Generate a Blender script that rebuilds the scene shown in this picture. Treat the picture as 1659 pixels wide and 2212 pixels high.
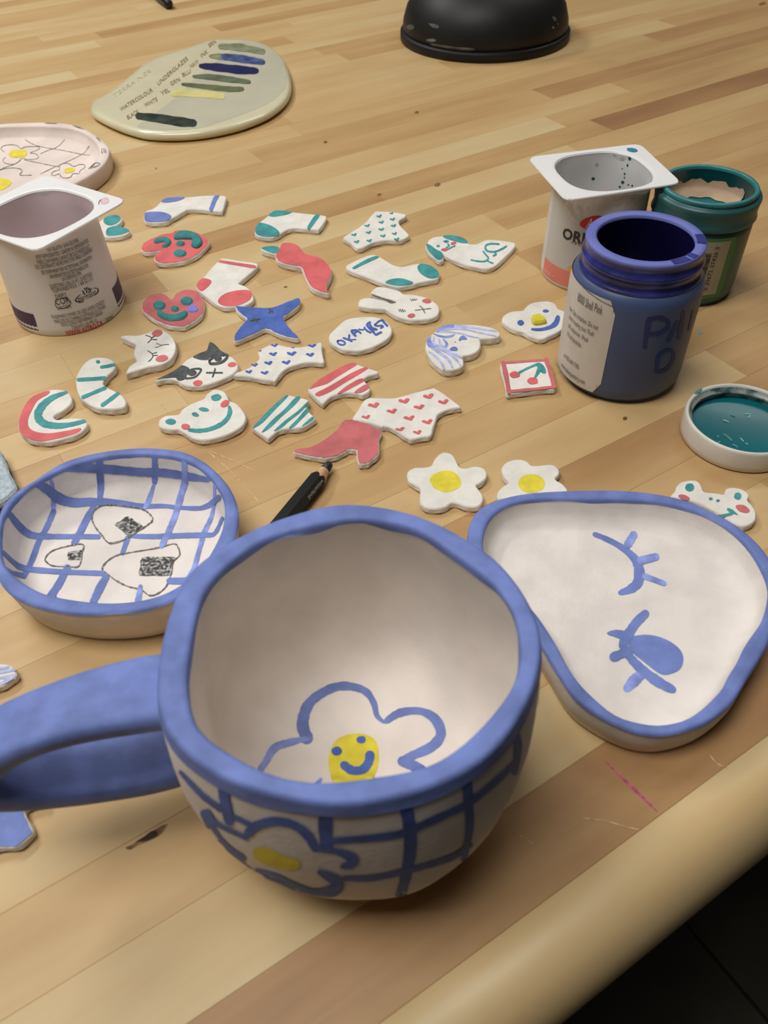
import bpy, math, random
import numpy as np
from mathutils import Vector, Matrix
from mathutils.bvhtree import BVHTree
from mathutils.geometry import tessellate_polygon

random.seed(7)
for o in list(bpy.data.objects):
    bpy.data.objects.remove(o)
scene = bpy.context.scene
COL = scene.collection

# ------------------------------------------------------------------ camera
FPX, PITCH, ROLL, CAMH = 1724.0, math.radians(45.7), math.radians(-2.05), 0.30
_R = Vector((1, 0, 0)); _U = Vector((0, math.sin(PITCH), math.cos(PITCH))); _F = Vector((0, math.cos(PITCH), -math.sin(PITCH)))
_c, _s = math.cos(ROLL), math.sin(ROLL)
CR, CU, CF = _R * _c + _U * _s, _U * _c - _R * _s, _F
CAMP = Vector((0, 0, CAMH))
cam = bpy.data.cameras.new('camera')
cam.sensor_fit = 'VERTICAL'; cam.sensor_height = 36.0; cam.sensor_width = 27.0
cam.lens = 36.0 * FPX / 2212.0
cam.clip_start = 0.01
cam.dof.use_dof = True; cam.dof.focus_distance = 0.50; cam.dof.aperture_fstop = 16.0
camo = bpy.data.objects.new('camera', cam); COL.objects.link(camo)
m3 = Matrix((CR, CU, -CF)).transposed()
camo.matrix_world = Matrix.Translation(CAMP) @ m3.to_4x4()
scene.camera = camo

# ------------------------------------------------------------------ light
world = bpy.data.worlds.new('world'); scene.world = world; world.use_nodes = True
bgn = world.node_tree.nodes['Background']
bgn.inputs[0].default_value = (1.0, 0.97, 0.93, 1); bgn.inputs[1].default_value = 0.032
def area(name, loc, size, power, target, col=(1.0, 0.975, 0.94)):
    l = bpy.data.lights.new(name, 'AREA'); l.shape = 'RECTANGLE'; l.size, l.size_y = size; l.energy = power; l.color = col
    o = bpy.data.objects.new(name, l); COL.objects.link(o); o.location = loc
    o.rotation_euler = (Vector(target) - Vector(loc)).to_track_quat('-Z', 'Y').to_euler(); return o
area('ceiling_light_tube', (-0.60, 0.12, 1.85), (1.3, 0.70), 38, (-0.60, 0.12, 0))
area('ceiling_light_tube.001', (0.9, 1.9, 1.85), (1.3, 0.35), 15, (0.9, 1.9, 0))
area('ceiling_light_tube.002', (-1.3, 1.8, 1.85), (1.3, 0.35), 50, (-1.5, 1.9, 0))
vs = scene.view_settings
vs.view_transform = 'Standard'; vs.look = 'None'; vs.gamma = 1.0; vs.use_curve_mapping = False; vs.exposure = -0.40

# ------------------------------------------------------------------ geometry helpers
def ray(px, py):
    return (CR * ((px - 829.5) / FPX) - CU * ((py - 1106) / FPX) + CF).normalized()
def at(px, py, z=0.0):
    d = ray(px, py); t = (z - CAMH) / d.z
    return CAMP + d * t
CROPS = {'A': (0, 380, 2.9625), 'B': (520, 400, 2.7197), 'C': (1080, 290, 2.8653), 'D': (0, 690, 2.9625), 'E': (480, 690, 3.0722),
         'G': (860, 620, 2.0763), 'H': (0, 940, 2.9625), 'I': (980, 1040, 2.4433), 'J': (300, 1060, 1.8433), 'K': (350, 1500, 1.9518),
         'L': (0, 1400, 3.6867), 'T': (0, 0, 2.37), 'W': (0, 240, 4.4233), 'X': (1200, 440, 4.6083), 'Y': (1130, 300, 3.1361),
         'V': (1440, 800, 7.5753), 'OK': (690, 670, 8.295), 'GI': (900, 680, 8.295), 'SL': (190, 60, 3.6065), 'PD': (0, 250, 6.1444),
         'BU': (760, 590, 8.295), 'CA': (250, 690, 5.925), 'PE': (560, 980, 9.2167), 'FR': (1420, 1000, 6.9414), 'P': (0, 0, 1.0),
         'BB': (860, 0, 4.3658), 'N': (1100, 1400, 2.968)}
def PX(c, pts):
    ox, oy, s = CROPS[c]
    return [(ox + x / s, oy + y / s) for x, y in pts]

def wloc(o):
    v = Vector((0, 0, 0))
    while o is not None:
        v += o.location; o = o.parent
    return v
def mk(name, verts, faces, mat, parent=None, smooth=False, loc=None):
    """one mesh object; verts in world coordinates"""
    me = bpy.data.meshes.new(name)
    base = wloc(parent) if parent else Vector((0, 0, 0))
    off = base + (Vector(loc) if loc else Vector((0, 0, 0)))
    me.from_pydata([tuple(Vector(v) - off) for v in verts], [], faces)
    me.validate(); me.update()
    if smooth:
        for p in me.polygons: p.use_smooth = True
    o = bpy.data.objects.new(name, me); COL.objects.link(o)
    if mat: me.materials.append(mat)
    if parent: o.parent = parent
    if loc: o.location = loc
    return o
def thing(name, label, cat, loc=(0, 0, 0), group=None):
    o = bpy.data.objects.new(name, None); COL.objects.link(o); o.location = loc; o.empty_display_size = 0.01
    o['label'] = label; o['category'] = cat
    if group: o['group'] = group
    return o
def spline(pts, closed=True, n=4):
    P = [np.array(p, float) for p in pts]; N = len(P); out = []
    rng = range(N) if closed else range(N - 1)
    for i in rng:
        if closed: p0, p1, p2, p3 = P[i - 1], P[i], P[(i + 1) % N], P[(i + 2) % N]
        else: p0, p1, p2, p3 = P[max(i - 1, 0)], P[i], P[i + 1], P[min(i + 2, N - 1)]
        for k in range(n):
            t = k / n
            out.append(0.5 * ((2 * p1) + (p2 - p0) * t + (2 * p0 - 5 * p1 + 4 * p2 - p3) * t * t + (3 * p1 - p0 - 3 * p2 + p3) * t ** 3))
    if not closed: out.append(P[-1])
    return [tuple(p) for p in out]
def area2(p):
    return 0.5 * sum(p[i - 1][0] * p[i][1] - p[i][0] * p[i - 1][1] for i in range(len(p)))
def inset(p, d):
    """inset a CCW 2D polygon by d"""
    n = len(p); out = []
    for i in range(n):
        a, b = Vector(p[i - 1][:2]), Vector(p[(i + 1) % n][:2])
        t = (b - a)
        if t.length < 1e-9: out.append(tuple(p[i][:2])); continue
        t.normalize(); out.append((p[i][0] - t.y * d, p[i][1] + t.x * d))
    return out
def tri2(p):
    return tessellate_polygon([[Vector((x, y, 0)) for x, y in p]])

# ------------------------------------------------------------------ materials
def lin(c, k=1.0):
    f = lambda v: (v / 255 / 12.92) if v / 255 <= 0.04045 else ((v / 255 + 0.055) / 1.055) ** 2.4
    return tuple(min(1, f(v) * k) for v in c) + (1,)
def mat(name, rgb, rough=0.6, var=0.06, scale=60.0, bump=0.0, bscale=400.0, k=1.25, spec=0.4, coat=0.0, rgb2=None, lo=0.35, hi=0.65, detail=4, metal=0.0):
    m = bpy.data.materials.new(name); m.use_nodes = True; nt = m.node_tree; b = nt.nodes['Principled BSDF']
    b.inputs['Roughness'].default_value = rough; b.inputs['Specular IOR Level'].default_value = spec
    b.inputs['Coat Weight'].default_value = coat; b.inputs['Coat Roughness'].default_value = 0.08; b.inputs['Metallic'].default_value = metal
    tc = nt.nodes.new('ShaderNodeTexCoord'); nz = nt.nodes.new('ShaderNodeTexNoise')
    nz.inputs['Scale'].default_value = scale; nz.inputs['Detail'].default_value = detail
    nt.links.new(tc.outputs['Object'], nz.inputs['Vector'])
    cr = nt.nodes.new('ShaderNodeValToRGB'); c = lin(rgb, k)
    if rgb2: c2 = lin(rgb2, k); c1 = c
    else: c1 = tuple(v * (1 - var * 1.6) for v in c[:3]) + (1,); c2 = tuple(min(1, v * (1 + var)) for v in c[:3]) + (1,)
    cr.color_ramp.elements[0].position = lo; cr.color_ramp.elements[1].position = hi
    cr.color_ramp.elements[0].color = c1; cr.color_ramp.elements[1].color = c2
    nt.links.new(nz.outputs['Fac'], cr.inputs[0]); nt.links.new(cr.outputs[0], b.inputs['Base Color'])
    if bump:
        n2 = nt.nodes.new('ShaderNodeTexNoise'); n2.inputs['Scale'].default_value = bscale; n2.inputs['Detail'].default_value = 3
        bp = nt.nodes.new('ShaderNodeBump'); bp.inputs['Strength'].default_value = bump; bp.inputs['Distance'].default_value = 0.0005
        nt.links.new(tc.outputs['Object'], n2.inputs['Vector']); nt.links.new(n2.outputs['Fac'], bp.inputs['Height']); nt.links.new(bp.outputs[0], b.inputs['Normal'])
    return m
M = {}
M['clay'] = mat('white_clay', (207, 203, 196), .85, .05, 120, .35, 700, spec=.15)
M['clay_rim'] = mat('white_clay_slip', (206, 199, 193), .85, .05, 60, .4, 500, spec=.15)
M['clay_in'] = mat('bisque_clay', (204, 196, 190), .85, .05, 40, .35, 350, spec=.15, k=1.35)
M['pinkclay'] = mat('pink_bisque_clay', (206, 192, 184), .85, .05, 40, .4, 350, spec=.15)
M['blue'] = mat('periwinkle_underglaze', (112, 129, 190), .6, .12, 90, .25, 500, spec=.25, k=1.05)
M['blue2'] = mat('light_blue_underglaze', (128, 142, 200), .6, .18, 150, .1, 500, spec=.2)
M['blue3'] = mat('pale_lavender_wash', (168, 174, 208), .65, .15, 200, 0, spec=.2)
M['dblue'] = mat('royal_blue_underglaze', (78, 104, 178), .6, .14, 120, .2, 500, spec=.25, k=1.05)
M['coral'] = mat('coral_underglaze', (214, 104, 106), .6, .10, 90, .2, 500, spec=.25, k=1.0)
M['rose'] = mat('rose_underglaze', (198, 108, 110), .6, .10, 90, .2, 500, spec=.25, k=1.0)
M['teal'] = mat('teal_underglaze', (62, 136, 138), .6, .14, 150, .15, 500, spec=.25)
M['tealrelief'] = mat('teal_relief_clay', (52, 122, 122), .6, .12, 150, .3, 600, spec=.25)
M['yellow'] = mat('yellow_underglaze', (222, 206, 66), .6, .08, 150, 0, spec=.2, k=1.05)
M['lav'] = mat('lavender_underglaze', (124, 120, 190), .6, .1, 150, spec=.2)
M['charcoal'] = mat('charcoal_underglaze', (74, 78, 78), .6, .2, 200, spec=.2)
M['pencil'] = mat('pencil_line', (84, 82, 80), .8, rgb2=(176, 170, 164), scale=1100, spec=.1, lo=.45, hi=.72)
M['scribble'] = mat('pencil_scribble', (66, 66, 66), .8, rgb2=(176, 174, 170), scale=700, lo=.46, hi=.66, spec=.1)
M['plastic'] = mat('white_plastic', (214, 213, 212), .35, .015, 20, spec=.5)
M['plastic_in'] = mat('milky_plastic_inside', (196, 192, 192), .4, .03, 30, spec=.4)
def translucent(m, fac):
    nt = m.node_tree; b = nt.nodes['Principled BSDF']; t = nt.nodes.new('ShaderNodeBsdfTranslucent'); mx = nt.nodes.new('ShaderNodeMixShader')
    src = b.inputs['Base Color'].links[0].from_socket; nt.links.new(src, t.inputs['Color']); mx.inputs[0].default_value = fac
    nt.links.new(b.outputs[0], mx.inputs[1]); nt.links.new(t.outputs[0], mx.inputs[2]); nt.links.new(mx.outputs[0], nt.nodes['Material Output'].inputs['Surface'])
M['flange'] = mat('white_plastic_flange', (216, 215, 214), .35, .015, 20, spec=.5); translucent(M['plastic'], .12); translucent(M['plastic_in'], .4)
M['print'] = mat('black_print', (58, 54, 50), .6, .05, 50)
M['redprint'] = mat('red_print', (200, 48, 48), .6, .05, 50)
M['purple'] = mat('purple_print', (66, 50, 84), .5, .05, 50)

# ------------------------------------------------------------------ paint marks
_layer = [0]
class Flat:
    """marks on a level surface at height z"""
    def __init__(self, z): self.z = z; self.curved = False
    def __call__(self, x, y, lift): p = at(x, y, self.z); p.z += lift; return p
class Surf:
    """marks that follow a modelled surface (found along the sight line, then lifted along the normal)"""
    def __init__(self, verts, faces, near=None):
        self.near = near
        vs_ = [Vector(v) for v in verts]
        self.b = BVHTree.FromPolygons(vs_, faces); self.curved = True
        self.c = sum(vs_, Vector((0, 0, 0))) / len(vs_); self.zm = max(v.z for v in vs_)
    def __call__(self, x, y, lift):
        d = ray(x, y); h, n, i, dist = self.b.ray_cast(CAMP, d)
        if h is not None and self.near and (h.x - self.near[0]) * d.x + (h.y - self.near[1]) * d.y > 0: h = None
        if h is None:   # just past the edge: nearest point of the surface
            q1 = at(x, y, self.zm); q2 = CAMP + d * ((self.c - CAMP).dot(d))
            h, n, i, dist = min((self.b.find_nearest(q) for q in (q1, q2)), key=lambda r: r[3])
        if n.dot(d) > 0: n = -n
        return h + n * lift
def sheet(name, P2, F, mapf, m, parent, lift=0.0003, extra=None):
    _layer[0] = (_layer[0] + 1) % 12
    lift = lift * 0.35 + _layer[0] * 0.000015
    V = [mapf(x, y, lift + (extra[i] if extra else 0)) for i, (x, y) in enumerate(P2)]
    F2 = []
    for f in F:
        a, b, c = V[f[0]], V[f[1]], V[f[2]]
        n = (b - a).cross(c - a)
        F2.append(tuple(f) if n.dot(CAMP - a) > 0 else tuple(reversed(f)))
    return mk(name, V, F2, m, parent, smooth=getattr(mapf, 'curved', False))
def blob(name, crop, pts, mapf, m, parent, n=3, lift=0.0003, wob=0.0):
    p = spline(PX(crop, pts), True, n)
    if wob: p = [(x + random.uniform(-wob, wob), y + random.uniform(-wob, wob)) for x, y in p]
    if getattr(mapf, 'curved', False):
        cx = sum(q[0] for q in p) / len(p); cy = sum(q[1] for q in p) / len(p); N = len(p)
        V = list(p); F = []; rings = 4
        for r in range(1, rings):
            k = 1 - r / rings; V += [(cx + (x - cx) * k, cy + (y - cy) * k) for x, y in p]
        V.append((cx, cy))
        for r in range(rings - 1):
            for i in range(N): F.append((r * N + i, r * N + (i + 1) % N, (r + 1) * N + (i + 1) % N, (r + 1) * N + i))
        for i in range(N): F.append(((rings - 1) * N + i, (rings - 1) * N + (i + 1) % N, len(V) - 1))
        return sheet(name, V, F, mapf, m, parent, lift)
    return sheet(name, p, tri2(p), mapf, m, parent, lift)
def ell(name, crop, cx, cy, rx, ry, mapf, m, parent, rot=0, lift=0.0003):
    a = math.radians(rot); pts = []
    for i in range(12):
        t = i * math.pi / 6; x, y = rx * math.cos(t) * random.uniform(.93, 1.07), ry * math.sin(t) * random.uniform(.93, 1.07)
        pts.append((cx + x * math.cos(a) - y * math.sin(a), cy + x * math.sin(a) + y * math.cos(a)))
    return blob(name, crop, pts, mapf, m, parent, 3, lift)
def stroke_geo(crop, pts, w, closed=False, n=6, wob=0.10, caps=True):
    s = CROPS[crop][2]; p = spline(PX(crop, pts), closed, n); N = len(p)
    W = w if isinstance(w, (list, tuple)) else [w]
    V = []; F = []; across = 3
    def wid(i):
        t = i / max(1, N - 1) * (len(W) - 1); k = min(int(t), len(W) - 2) if len(W) > 1 else 0
        v = W[0] if len(W) == 1 else W[k] + (W[k + 1] - W[k]) * (t - k)
        return v / s * (1 + random.uniform(-wob, wob))
    rows = []
    for i in range(N):
        a = np.array(p[i - 1] if (i > 0 or closed) else p[i]); b = np.array(p[(i + 1) % N] if (i < N - 1 or closed) else p[i])
        t = b - a; L = np.hypot(*t); t = t / L if L > 1e-9 else np.array([1., 0.])
        nrm = np.array([-t[1], t[0]]); rows.append((np.array(p[i]), t, nrm, wid(i) / 2))
    for c, t, nr, hw in rows:
        for j in range(across): V.append(tuple(c + nr * hw * (2 * j / (across - 1) - 1)))
    rng = range(N) if closed else range(N - 1)
    for i in rng:
        k = (i + 1) % N
        for j in range(across - 1): F.append((i * across + j, k * across + j, k * across + j + 1, i * across + j + 1))
    if caps and not closed:
        for e, sg in ((0, -1), (N - 1, 1)):
            c, t, nr, hw = rows[e]; base = len(V)
            arc = [tuple(c + (nr * math.cos(q) + t * sg * math.sin(q)) * hw * .98) for q in [math.pi * k / 6 for k in range(7)]]
            V += arc; V.append(tuple(c)); ci = len(V) - 1
            for k in range(6): F.append((base + k, base + k + 1, ci))
    return V, F
def stroke(name, crop, pts, w, mapf, m, parent, closed=False, n=6, wob=0.08, lift=0.0003):
    V, F = stroke_geo(crop, pts, w, closed, n, wob)
    return sheet(name, V, F, mapf, m, parent, lift)
def strokes(name, crop, lst, w, mapf, m, parent, n=4, wob=0.15, lift=0.0003):
    """several pen strokes that make one drawn feature"""
    V = []; F = []; ex = []
    for pts in lst:
        ww = w
        if isinstance(pts, dict): ww = pts['w']; pts = pts['p']
        v, f = stroke_geo(crop, pts, ww, False, n, wob); b = len(V); V += v; F += [tuple(i + b for i in q) for q in f]
        ex += [0.00003 * len(set(ex))] * len(v)
    return sheet(name, V, F, mapf, m, parent, lift, ex)
_txt = {}
def text_geo(s, bold=0.0, shear=0.0):
    key = (s, bold, shear)
    if key in _txt: return _txt[key]
    cu = bpy.data.curves.new('t', 'FONT'); cu.body = s; cu.resolution_u = 2; cu.offset = bold; cu.shear = shear
    o = bpy.data.objects.new('t', cu); COL.objects.link(o)
    dg = bpy.context.evaluated_depsgraph_get(); dg.update()
    me = bpy.data.meshes.new_from_object(o.evaluated_get(dg))
    V = [(v.co.x, v.co.y) for v in me.vertices]; F = [tuple(p.vertices) for p in me.polygons]
    bpy.data.objects.remove(o); bpy.data.curves.remove(cu); bpy.data.meshes.remove(me)
    x0 = min(v[0] for v in V); x1 = max(v[0] for v in V)
    V = [((x - x0) / (x1 - x0), y / 0.72) for x, y in V]
    _txt[key] = (V, F); return _txt[key]
def text_px(lines, crop, mapf, m, parent, name='printed_text', lift=0.0003, bold=0.0, shear=0.0):
    """lines: (string, baseline start, baseline end, (up vector)) in crop pixels"""
    V = []; F = []
    for s, a, b, upv in lines:
        tv, tf = text_geo(s, bold, shear); (ax, ay), (bx, by) = PX(crop, [a, b]); k = CROPS[crop][2]; base = len(V)
        for x, y in tv: V.append((ax + (bx - ax) * x + upv[0] / k * y, ay + (by - ay) * x + upv[1] / k * y))
        F += [tuple(i + base for i in f) for f in tf]
    return sheet(name, V, F, mapf, m, parent, lift)

# ------------------------------------------------------------------ revolve / sweep
def revolve(name, prof, c, m, parent, seg=64, rad=None, smooth=True):
    """prof: list of (r, z); r = 0 closes; rad(theta, i) scales the radius"""
    V = []; F = []; rings = []
    for i, (r, z) in enumerate(prof):
        if r <= 1e-6: rings.append([len(V)]); V.append((c[0], c[1], z)); continue
        ring = []
        for k in range(seg):
            t = 2 * math.pi * k / seg; q = r * (rad(t, i) if rad else 1)
            ring.append(len(V)); V.append((c[0] + q * math.cos(t), c[1] + q * math.sin(t), z))
        rings.append(ring)
    for a, b in zip(rings, rings[1:]):
        if len(a) == 1 and len(b) == 1: continue
        for k in range(seg):
            k2 = (k + 1) % seg
            if len(a) == 1: F.append((a[0], b[k2], b[k]))
            elif len(b) == 1: F.append((a[k], a[k2], b[0]))
            else: F.append((a[k], a[k2], b[k2], b[k]))
    o = mk(name, V, F, m, parent, smooth); return o, V, F
def polar(pts, c, N=96):
    """outline (world xy) -> radius at N even angles about c"""
    a = np.array([math.atan2(p[1] - c[1], p[0] - c[0]) for p in pts]); r = np.array([math.hypot(p[0] - c[0], p[1] - c[1]) for p in pts])
    i = np.argsort(a); a, r = a[i], r[i]
    a = np.concatenate([a - 2 * np.pi, a, a + 2 * np.pi]); r = np.concatenate([r, r, r])
    t = np.linspace(0, 2 * np.pi, N, endpoint=False); t2 = np.where(t > np.pi, t - 2 * np.pi, t)
    return np.interp(t2, a, r)
def rings_mesh(c, rr, close_first=True, close_last=True):
    """rr: list of (radii array, z or z array) -> verts, faces"""
    V = []; F = []; N = len(rr[0][0]); th = np.linspace(0, 2 * np.pi, N, endpoint=False)
    for r, z in rr:
        zz = z if hasattr(z, '__len__') else [z] * N
        for k in range(N): V.append((c[0] + r[k] * math.cos(th[k]), c[1] + r[k] * math.sin(th[k]), zz[k]))
    for i in range(len(rr) - 1):
        for k in range(N):
            k2 = (k + 1) % N; F.append((i * N + k, i * N + k2, (i + 1) * N + k2, (i + 1) * N + k))
    if close_first:
        z = rr[0][1]; V.append((c[0], c[1], z if not hasattr(z, '__len__') else float(np.mean(z)))); b = len(V) - 1
        for k in range(N): F.append((b, (k + 1) % N, k))
    if close_last:
        z = rr[-1][1]; V.append((c[0], c[1], z if not hasattr(z, '__len__') else float(np.mean(z)))); b = len(V) - 1; s = (len(rr) - 1) * N
        for k in range(N): F.append((s + k, s + (k + 1) % N, b))
    return V, F
# ------------------------------------------------------------------ table
def wood_mat(name, ramp, gloss=.38):
    m = bpy.data.materials.new(name); m.use_nodes = True; nt = m.node_tree; N = nt.nodes; Lk = nt.links; b = N['Principled BSDF']
    tc = N.new('ShaderNodeTexCoord'); oi = N.new('ShaderNodeObjectInfo'); at_ = N.new('ShaderNodeAttribute'); at_.attribute_type = 'OBJECT'; at_.attribute_name = 'tone'
    off = N.new('ShaderNodeVectorMath'); off.operation = 'SCALE'; off.inputs[0].default_value = (3.7, 9.1, 5.3)
    mm = N.new('ShaderNodeMath'); mm.operation = 'MULTIPLY'; mm.inputs[1].default_value = 40
    Lk.new(oi.outputs['Random'], mm.inputs[0]); Lk.new(mm.outputs[0], off.inputs['Scale'])
    add = N.new('ShaderNodeVectorMath'); add.operation = 'ADD'
    mp = N.new('ShaderNodeMapping'); mp.inputs['Scale'].default_value = (7, 110, 40)
    Lk.new(tc.outputs['Object'], mp.inputs['Vector']); Lk.new(mp.outputs[0], add.inputs[0]); Lk.new(off.outputs[0], add.inputs[1])
    g = N.new('ShaderNodeTexNoise'); g.inputs['Scale'].default_value = 1.0; g.inputs['Detail'].default_value = 7; g.inputs['Roughness'].default_value = .62; g.inputs['Distortion'].default_value = .5
    Lk.new(add.outputs[0], g.inputs['Vector'])
    mp2 = N.new('ShaderNodeMapping'); mp2.inputs['Scale'].default_value = (5, 26, 10); add2 = N.new('ShaderNodeVectorMath'); add2.operation = 'ADD'
    Lk.new(tc.outputs['Object'], mp2.inputs['Vector']); Lk.new(mp2.outputs[0], add2.inputs[0]); Lk.new(off.outputs[0], add2.inputs[1])
    g2 = N.new('ShaderNodeTexNoise'); g2.inputs['Scale'].default_value = 1.0; g2.inputs['Detail'].default_value = 3
    Lk.new(add2.outputs[0], g2.inputs['Vector'])
    # tone + grain
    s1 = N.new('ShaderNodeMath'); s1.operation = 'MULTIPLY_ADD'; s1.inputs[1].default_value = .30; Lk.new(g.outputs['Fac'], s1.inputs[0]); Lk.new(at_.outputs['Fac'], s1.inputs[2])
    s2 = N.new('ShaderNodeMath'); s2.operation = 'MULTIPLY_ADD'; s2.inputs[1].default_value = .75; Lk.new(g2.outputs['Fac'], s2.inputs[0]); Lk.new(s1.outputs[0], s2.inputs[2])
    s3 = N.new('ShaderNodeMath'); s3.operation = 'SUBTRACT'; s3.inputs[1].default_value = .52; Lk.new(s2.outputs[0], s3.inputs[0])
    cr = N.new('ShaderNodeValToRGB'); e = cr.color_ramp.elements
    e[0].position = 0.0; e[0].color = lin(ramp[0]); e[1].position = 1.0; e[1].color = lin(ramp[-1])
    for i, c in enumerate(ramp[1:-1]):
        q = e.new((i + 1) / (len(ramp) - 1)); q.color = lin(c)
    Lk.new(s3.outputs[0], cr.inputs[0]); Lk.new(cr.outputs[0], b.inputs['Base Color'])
    b.inputs['Roughness'].default_value = gloss; b.inputs['Specular IOR Level'].default_value = .35
    rr = N.new('ShaderNodeMapRange'); rr.inputs['To Min'].default_value = gloss - .06; rr.inputs['To Max'].default_value = gloss + .14; Lk.new(g.outputs['Fac'], rr.inputs['Value']); Lk.new(rr.outputs[0], b.inputs['Roughness'])
    bp = N.new('ShaderNodeBump'); bp.inputs['Strength'].default_value = .10; bp.inputs['Distance'].default_value = .0006; Lk.new(g.outputs['Fac'], bp.inputs['Height']); Lk.new(bp.outputs[0], b.inputs['Normal'])
    return m
M['wood'] = wood_mat('butcher_block_wood', [(206, 184, 139), (200, 169, 120), (188, 153, 104), (170, 131, 87), (149, 109, 73)], .42)
M['dark_leg'] = mat('dark_steel', (40, 40, 40), .5)
UA = math.radians(30.9); UC, US = math.cos(UA), math.sin(UA)
def uv(u, v, z=0.0): return Vector((u * UC - v * US, u * US + v * UC, z))
def to_uv(p): return (p[0] * UC + p[1] * US, -p[0] * US + p[1] * UC)
V0, VW, ROWS = 0.057, 0.0337, 45
U0, U1 = -0.75, 1.75
tc_ = uv((U0 + U1) / 2, .8)
table = thing('worktable', 'wooden butcher-block worktable with rounded front edge under all the pottery', 'table', (tc_.x, tc_.y, -0.75))
def plank(u0, u1, v0, v1, tone, name='plank'):
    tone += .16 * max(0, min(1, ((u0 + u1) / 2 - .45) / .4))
    L, Wd = (u1 - u0) / 2 - 1.5e-5, (v1 - v0) / 2 - 1.5e-5; e = .00015
    V = []
    for z, d in ((-.034, 0), (-e, 0), (0, e)):
        V += [(-L + d, -Wd + d, z), (L - d, -Wd + d, z), (L - d, Wd - d, z), (-L + d, Wd - d, z)]
    F = [(3, 2, 1, 0), (8, 9, 10, 11)]
    for r in (0, 4):
        for k in range(4): F.append((r + k, r + (k + 1) % 4, r + 4 + (k + 1) % 4, r + 4 + k))
    me = bpy.data.meshes.new(name); me.from_pydata(V, [], F); me.update(); me.materials.append(M['wood'])
    o = bpy.data.objects.new(name, me); COL.objects.link(o); o.parent = table
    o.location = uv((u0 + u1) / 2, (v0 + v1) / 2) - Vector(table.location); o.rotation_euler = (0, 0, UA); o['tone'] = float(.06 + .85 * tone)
    return o
# (row, from u, to u, tone): staves that can be read in the photograph
FIXED = {0: [(-.75, -.2, .62), (-.2, .46, .78), (.46, 1.0, .55)], 1: [(-.75, -.28, .3), (-.28, .19, .06), (.19, .6, .5)], 2: [(-.75, -.1, .35), (-.1, .33, .25), (.33, .8, .55)],
         3: [(-.4, .10, .22), (.10, .5, .45)], 4: [(-.3, .17, .35), (.17, .42, .72), (.42, .8, .5)], 5: [(-.3, .09, .42), (.09, .40, .22), (.40, .8, .6)],
         6: [(-.4, .12, .3), (.12, .36, .5), (.36, .7, .42)], 7: [(-.3, .03, .15), (.03, .31, .46), (.31, .75, .55)], 8: [(-.3, .18, .55), (.18, .43, .25), (.43, .8, .5)],
         9: [(-.4, .02, .6), (.02, .3, .42), (.3, .62, .5)], 10: [(-.4, .1, .2), (.1, .38, .35), (.38, .8, .62)], 11: [(-.3, .16, .5), (.16, .44, .2), (.44, .9, .4)],
         12: [(-.4, .05, .25), (.05, .40, .16), (.40, .9, .45)], 13: [(-.3, .2, .15), (.2, .52, .5), (.52, .95, .3)], 14: [(-.3, .14, .6), (.14, .55, .1), (.55, 1.0, .25)],
         15: [(-.3, .10, .4), (.10, .35, .72), (.35, .61, .6), (.61, 1.05, .82)], 16: [(-.4, .06, .3), (.06, .58, .08), (.58, 1.1, .3)], 17: [(-.3, .25, .22), (.25, .7, .3), (.7, 1.2, .4)],
         18: [(-.3, .18, .3), (.18, .62, .42), (.62, 1.1, .62)], 19: [(-.3, .3, .35), (.3, .76, .45), (.76, 1.3, .35)], 20: [(-.2, .36, .25), (.36, .85, .35), (.85, 1.3, .5)]}
rnd = random.Random(11)
for r in range(ROWS):
    segs = list(FIXED.get(r, []))
    lo = segs[0][0] if segs else None; hi = segs[-1][1] if segs else None
    if not segs:
        u = U0 - rnd.uniform(0, .25); lo = U0
        while u < U1:
            L = rnd.uniform(.24, .55); a = max(u, U0); bnd = min(u + L, U1)
            if bnd - a > .02: segs.append((a, bnd, rnd.choice([.08, .15, .2, .28, .35, .42, .55])))
            u += L
    else:
        u = hi
        while u < U1:
            L = rnd.uniform(.3, .6); segs.append((u, min(u + L, U1), rnd.uniform(.15, .6))); u += L
        if lo > U0: segs.append((U0, lo, rnd.uniform(.2, .55)))
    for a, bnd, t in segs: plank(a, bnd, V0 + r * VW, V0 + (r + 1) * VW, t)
# rounded front edge boards
def nosing(u0, u1, tone):
    prof = [(V0 - 3e-5, -.036), (V0 - 3e-5, -.00025), (V0 - .0003, 0.0)]
    for k in range(13):
        t = math.radians(90 * k / 12); prof.append((.047 - .0195 * math.sin(t), -.024 + .024 * math.cos(t)))
    prof += [(.0278, -.030), (.031, -.036)]
    um = (u0 + u1) / 2; n = len(prof); V = []
    for u in (u0 - um + 3e-5, u1 - um - 3e-5):
        V += [(u, v - .038, z) for v, z in prof]
    F = [tuple(range(n)), tuple(reversed(range(n, 2 * n)))] + [(k, n + k, n + (k + 1) % n, (k + 1) % n) for k in range(n)]
    me = bpy.data.meshes.new('edge_board'); me.from_pydata(V, [], F); me.update(); me.materials.append(M['wood'])
    for p in me.polygons: p.use_smooth = len(p.vertices) == 4
    o = bpy.data.objects.new('edge_board', me); COL.objects.link(o); o.parent = table
    o.location = uv(um, .038) - Vector(table.location); o.rotation_euler = (0, 0, UA); o['tone'] = tone
for a, bnd, t in ((-.75, -.3, .3), (-.3, .62, .12), (.62, 1.2, .3), (1.2, 1.75, .2)): nosing(a, bnd, t)
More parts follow.
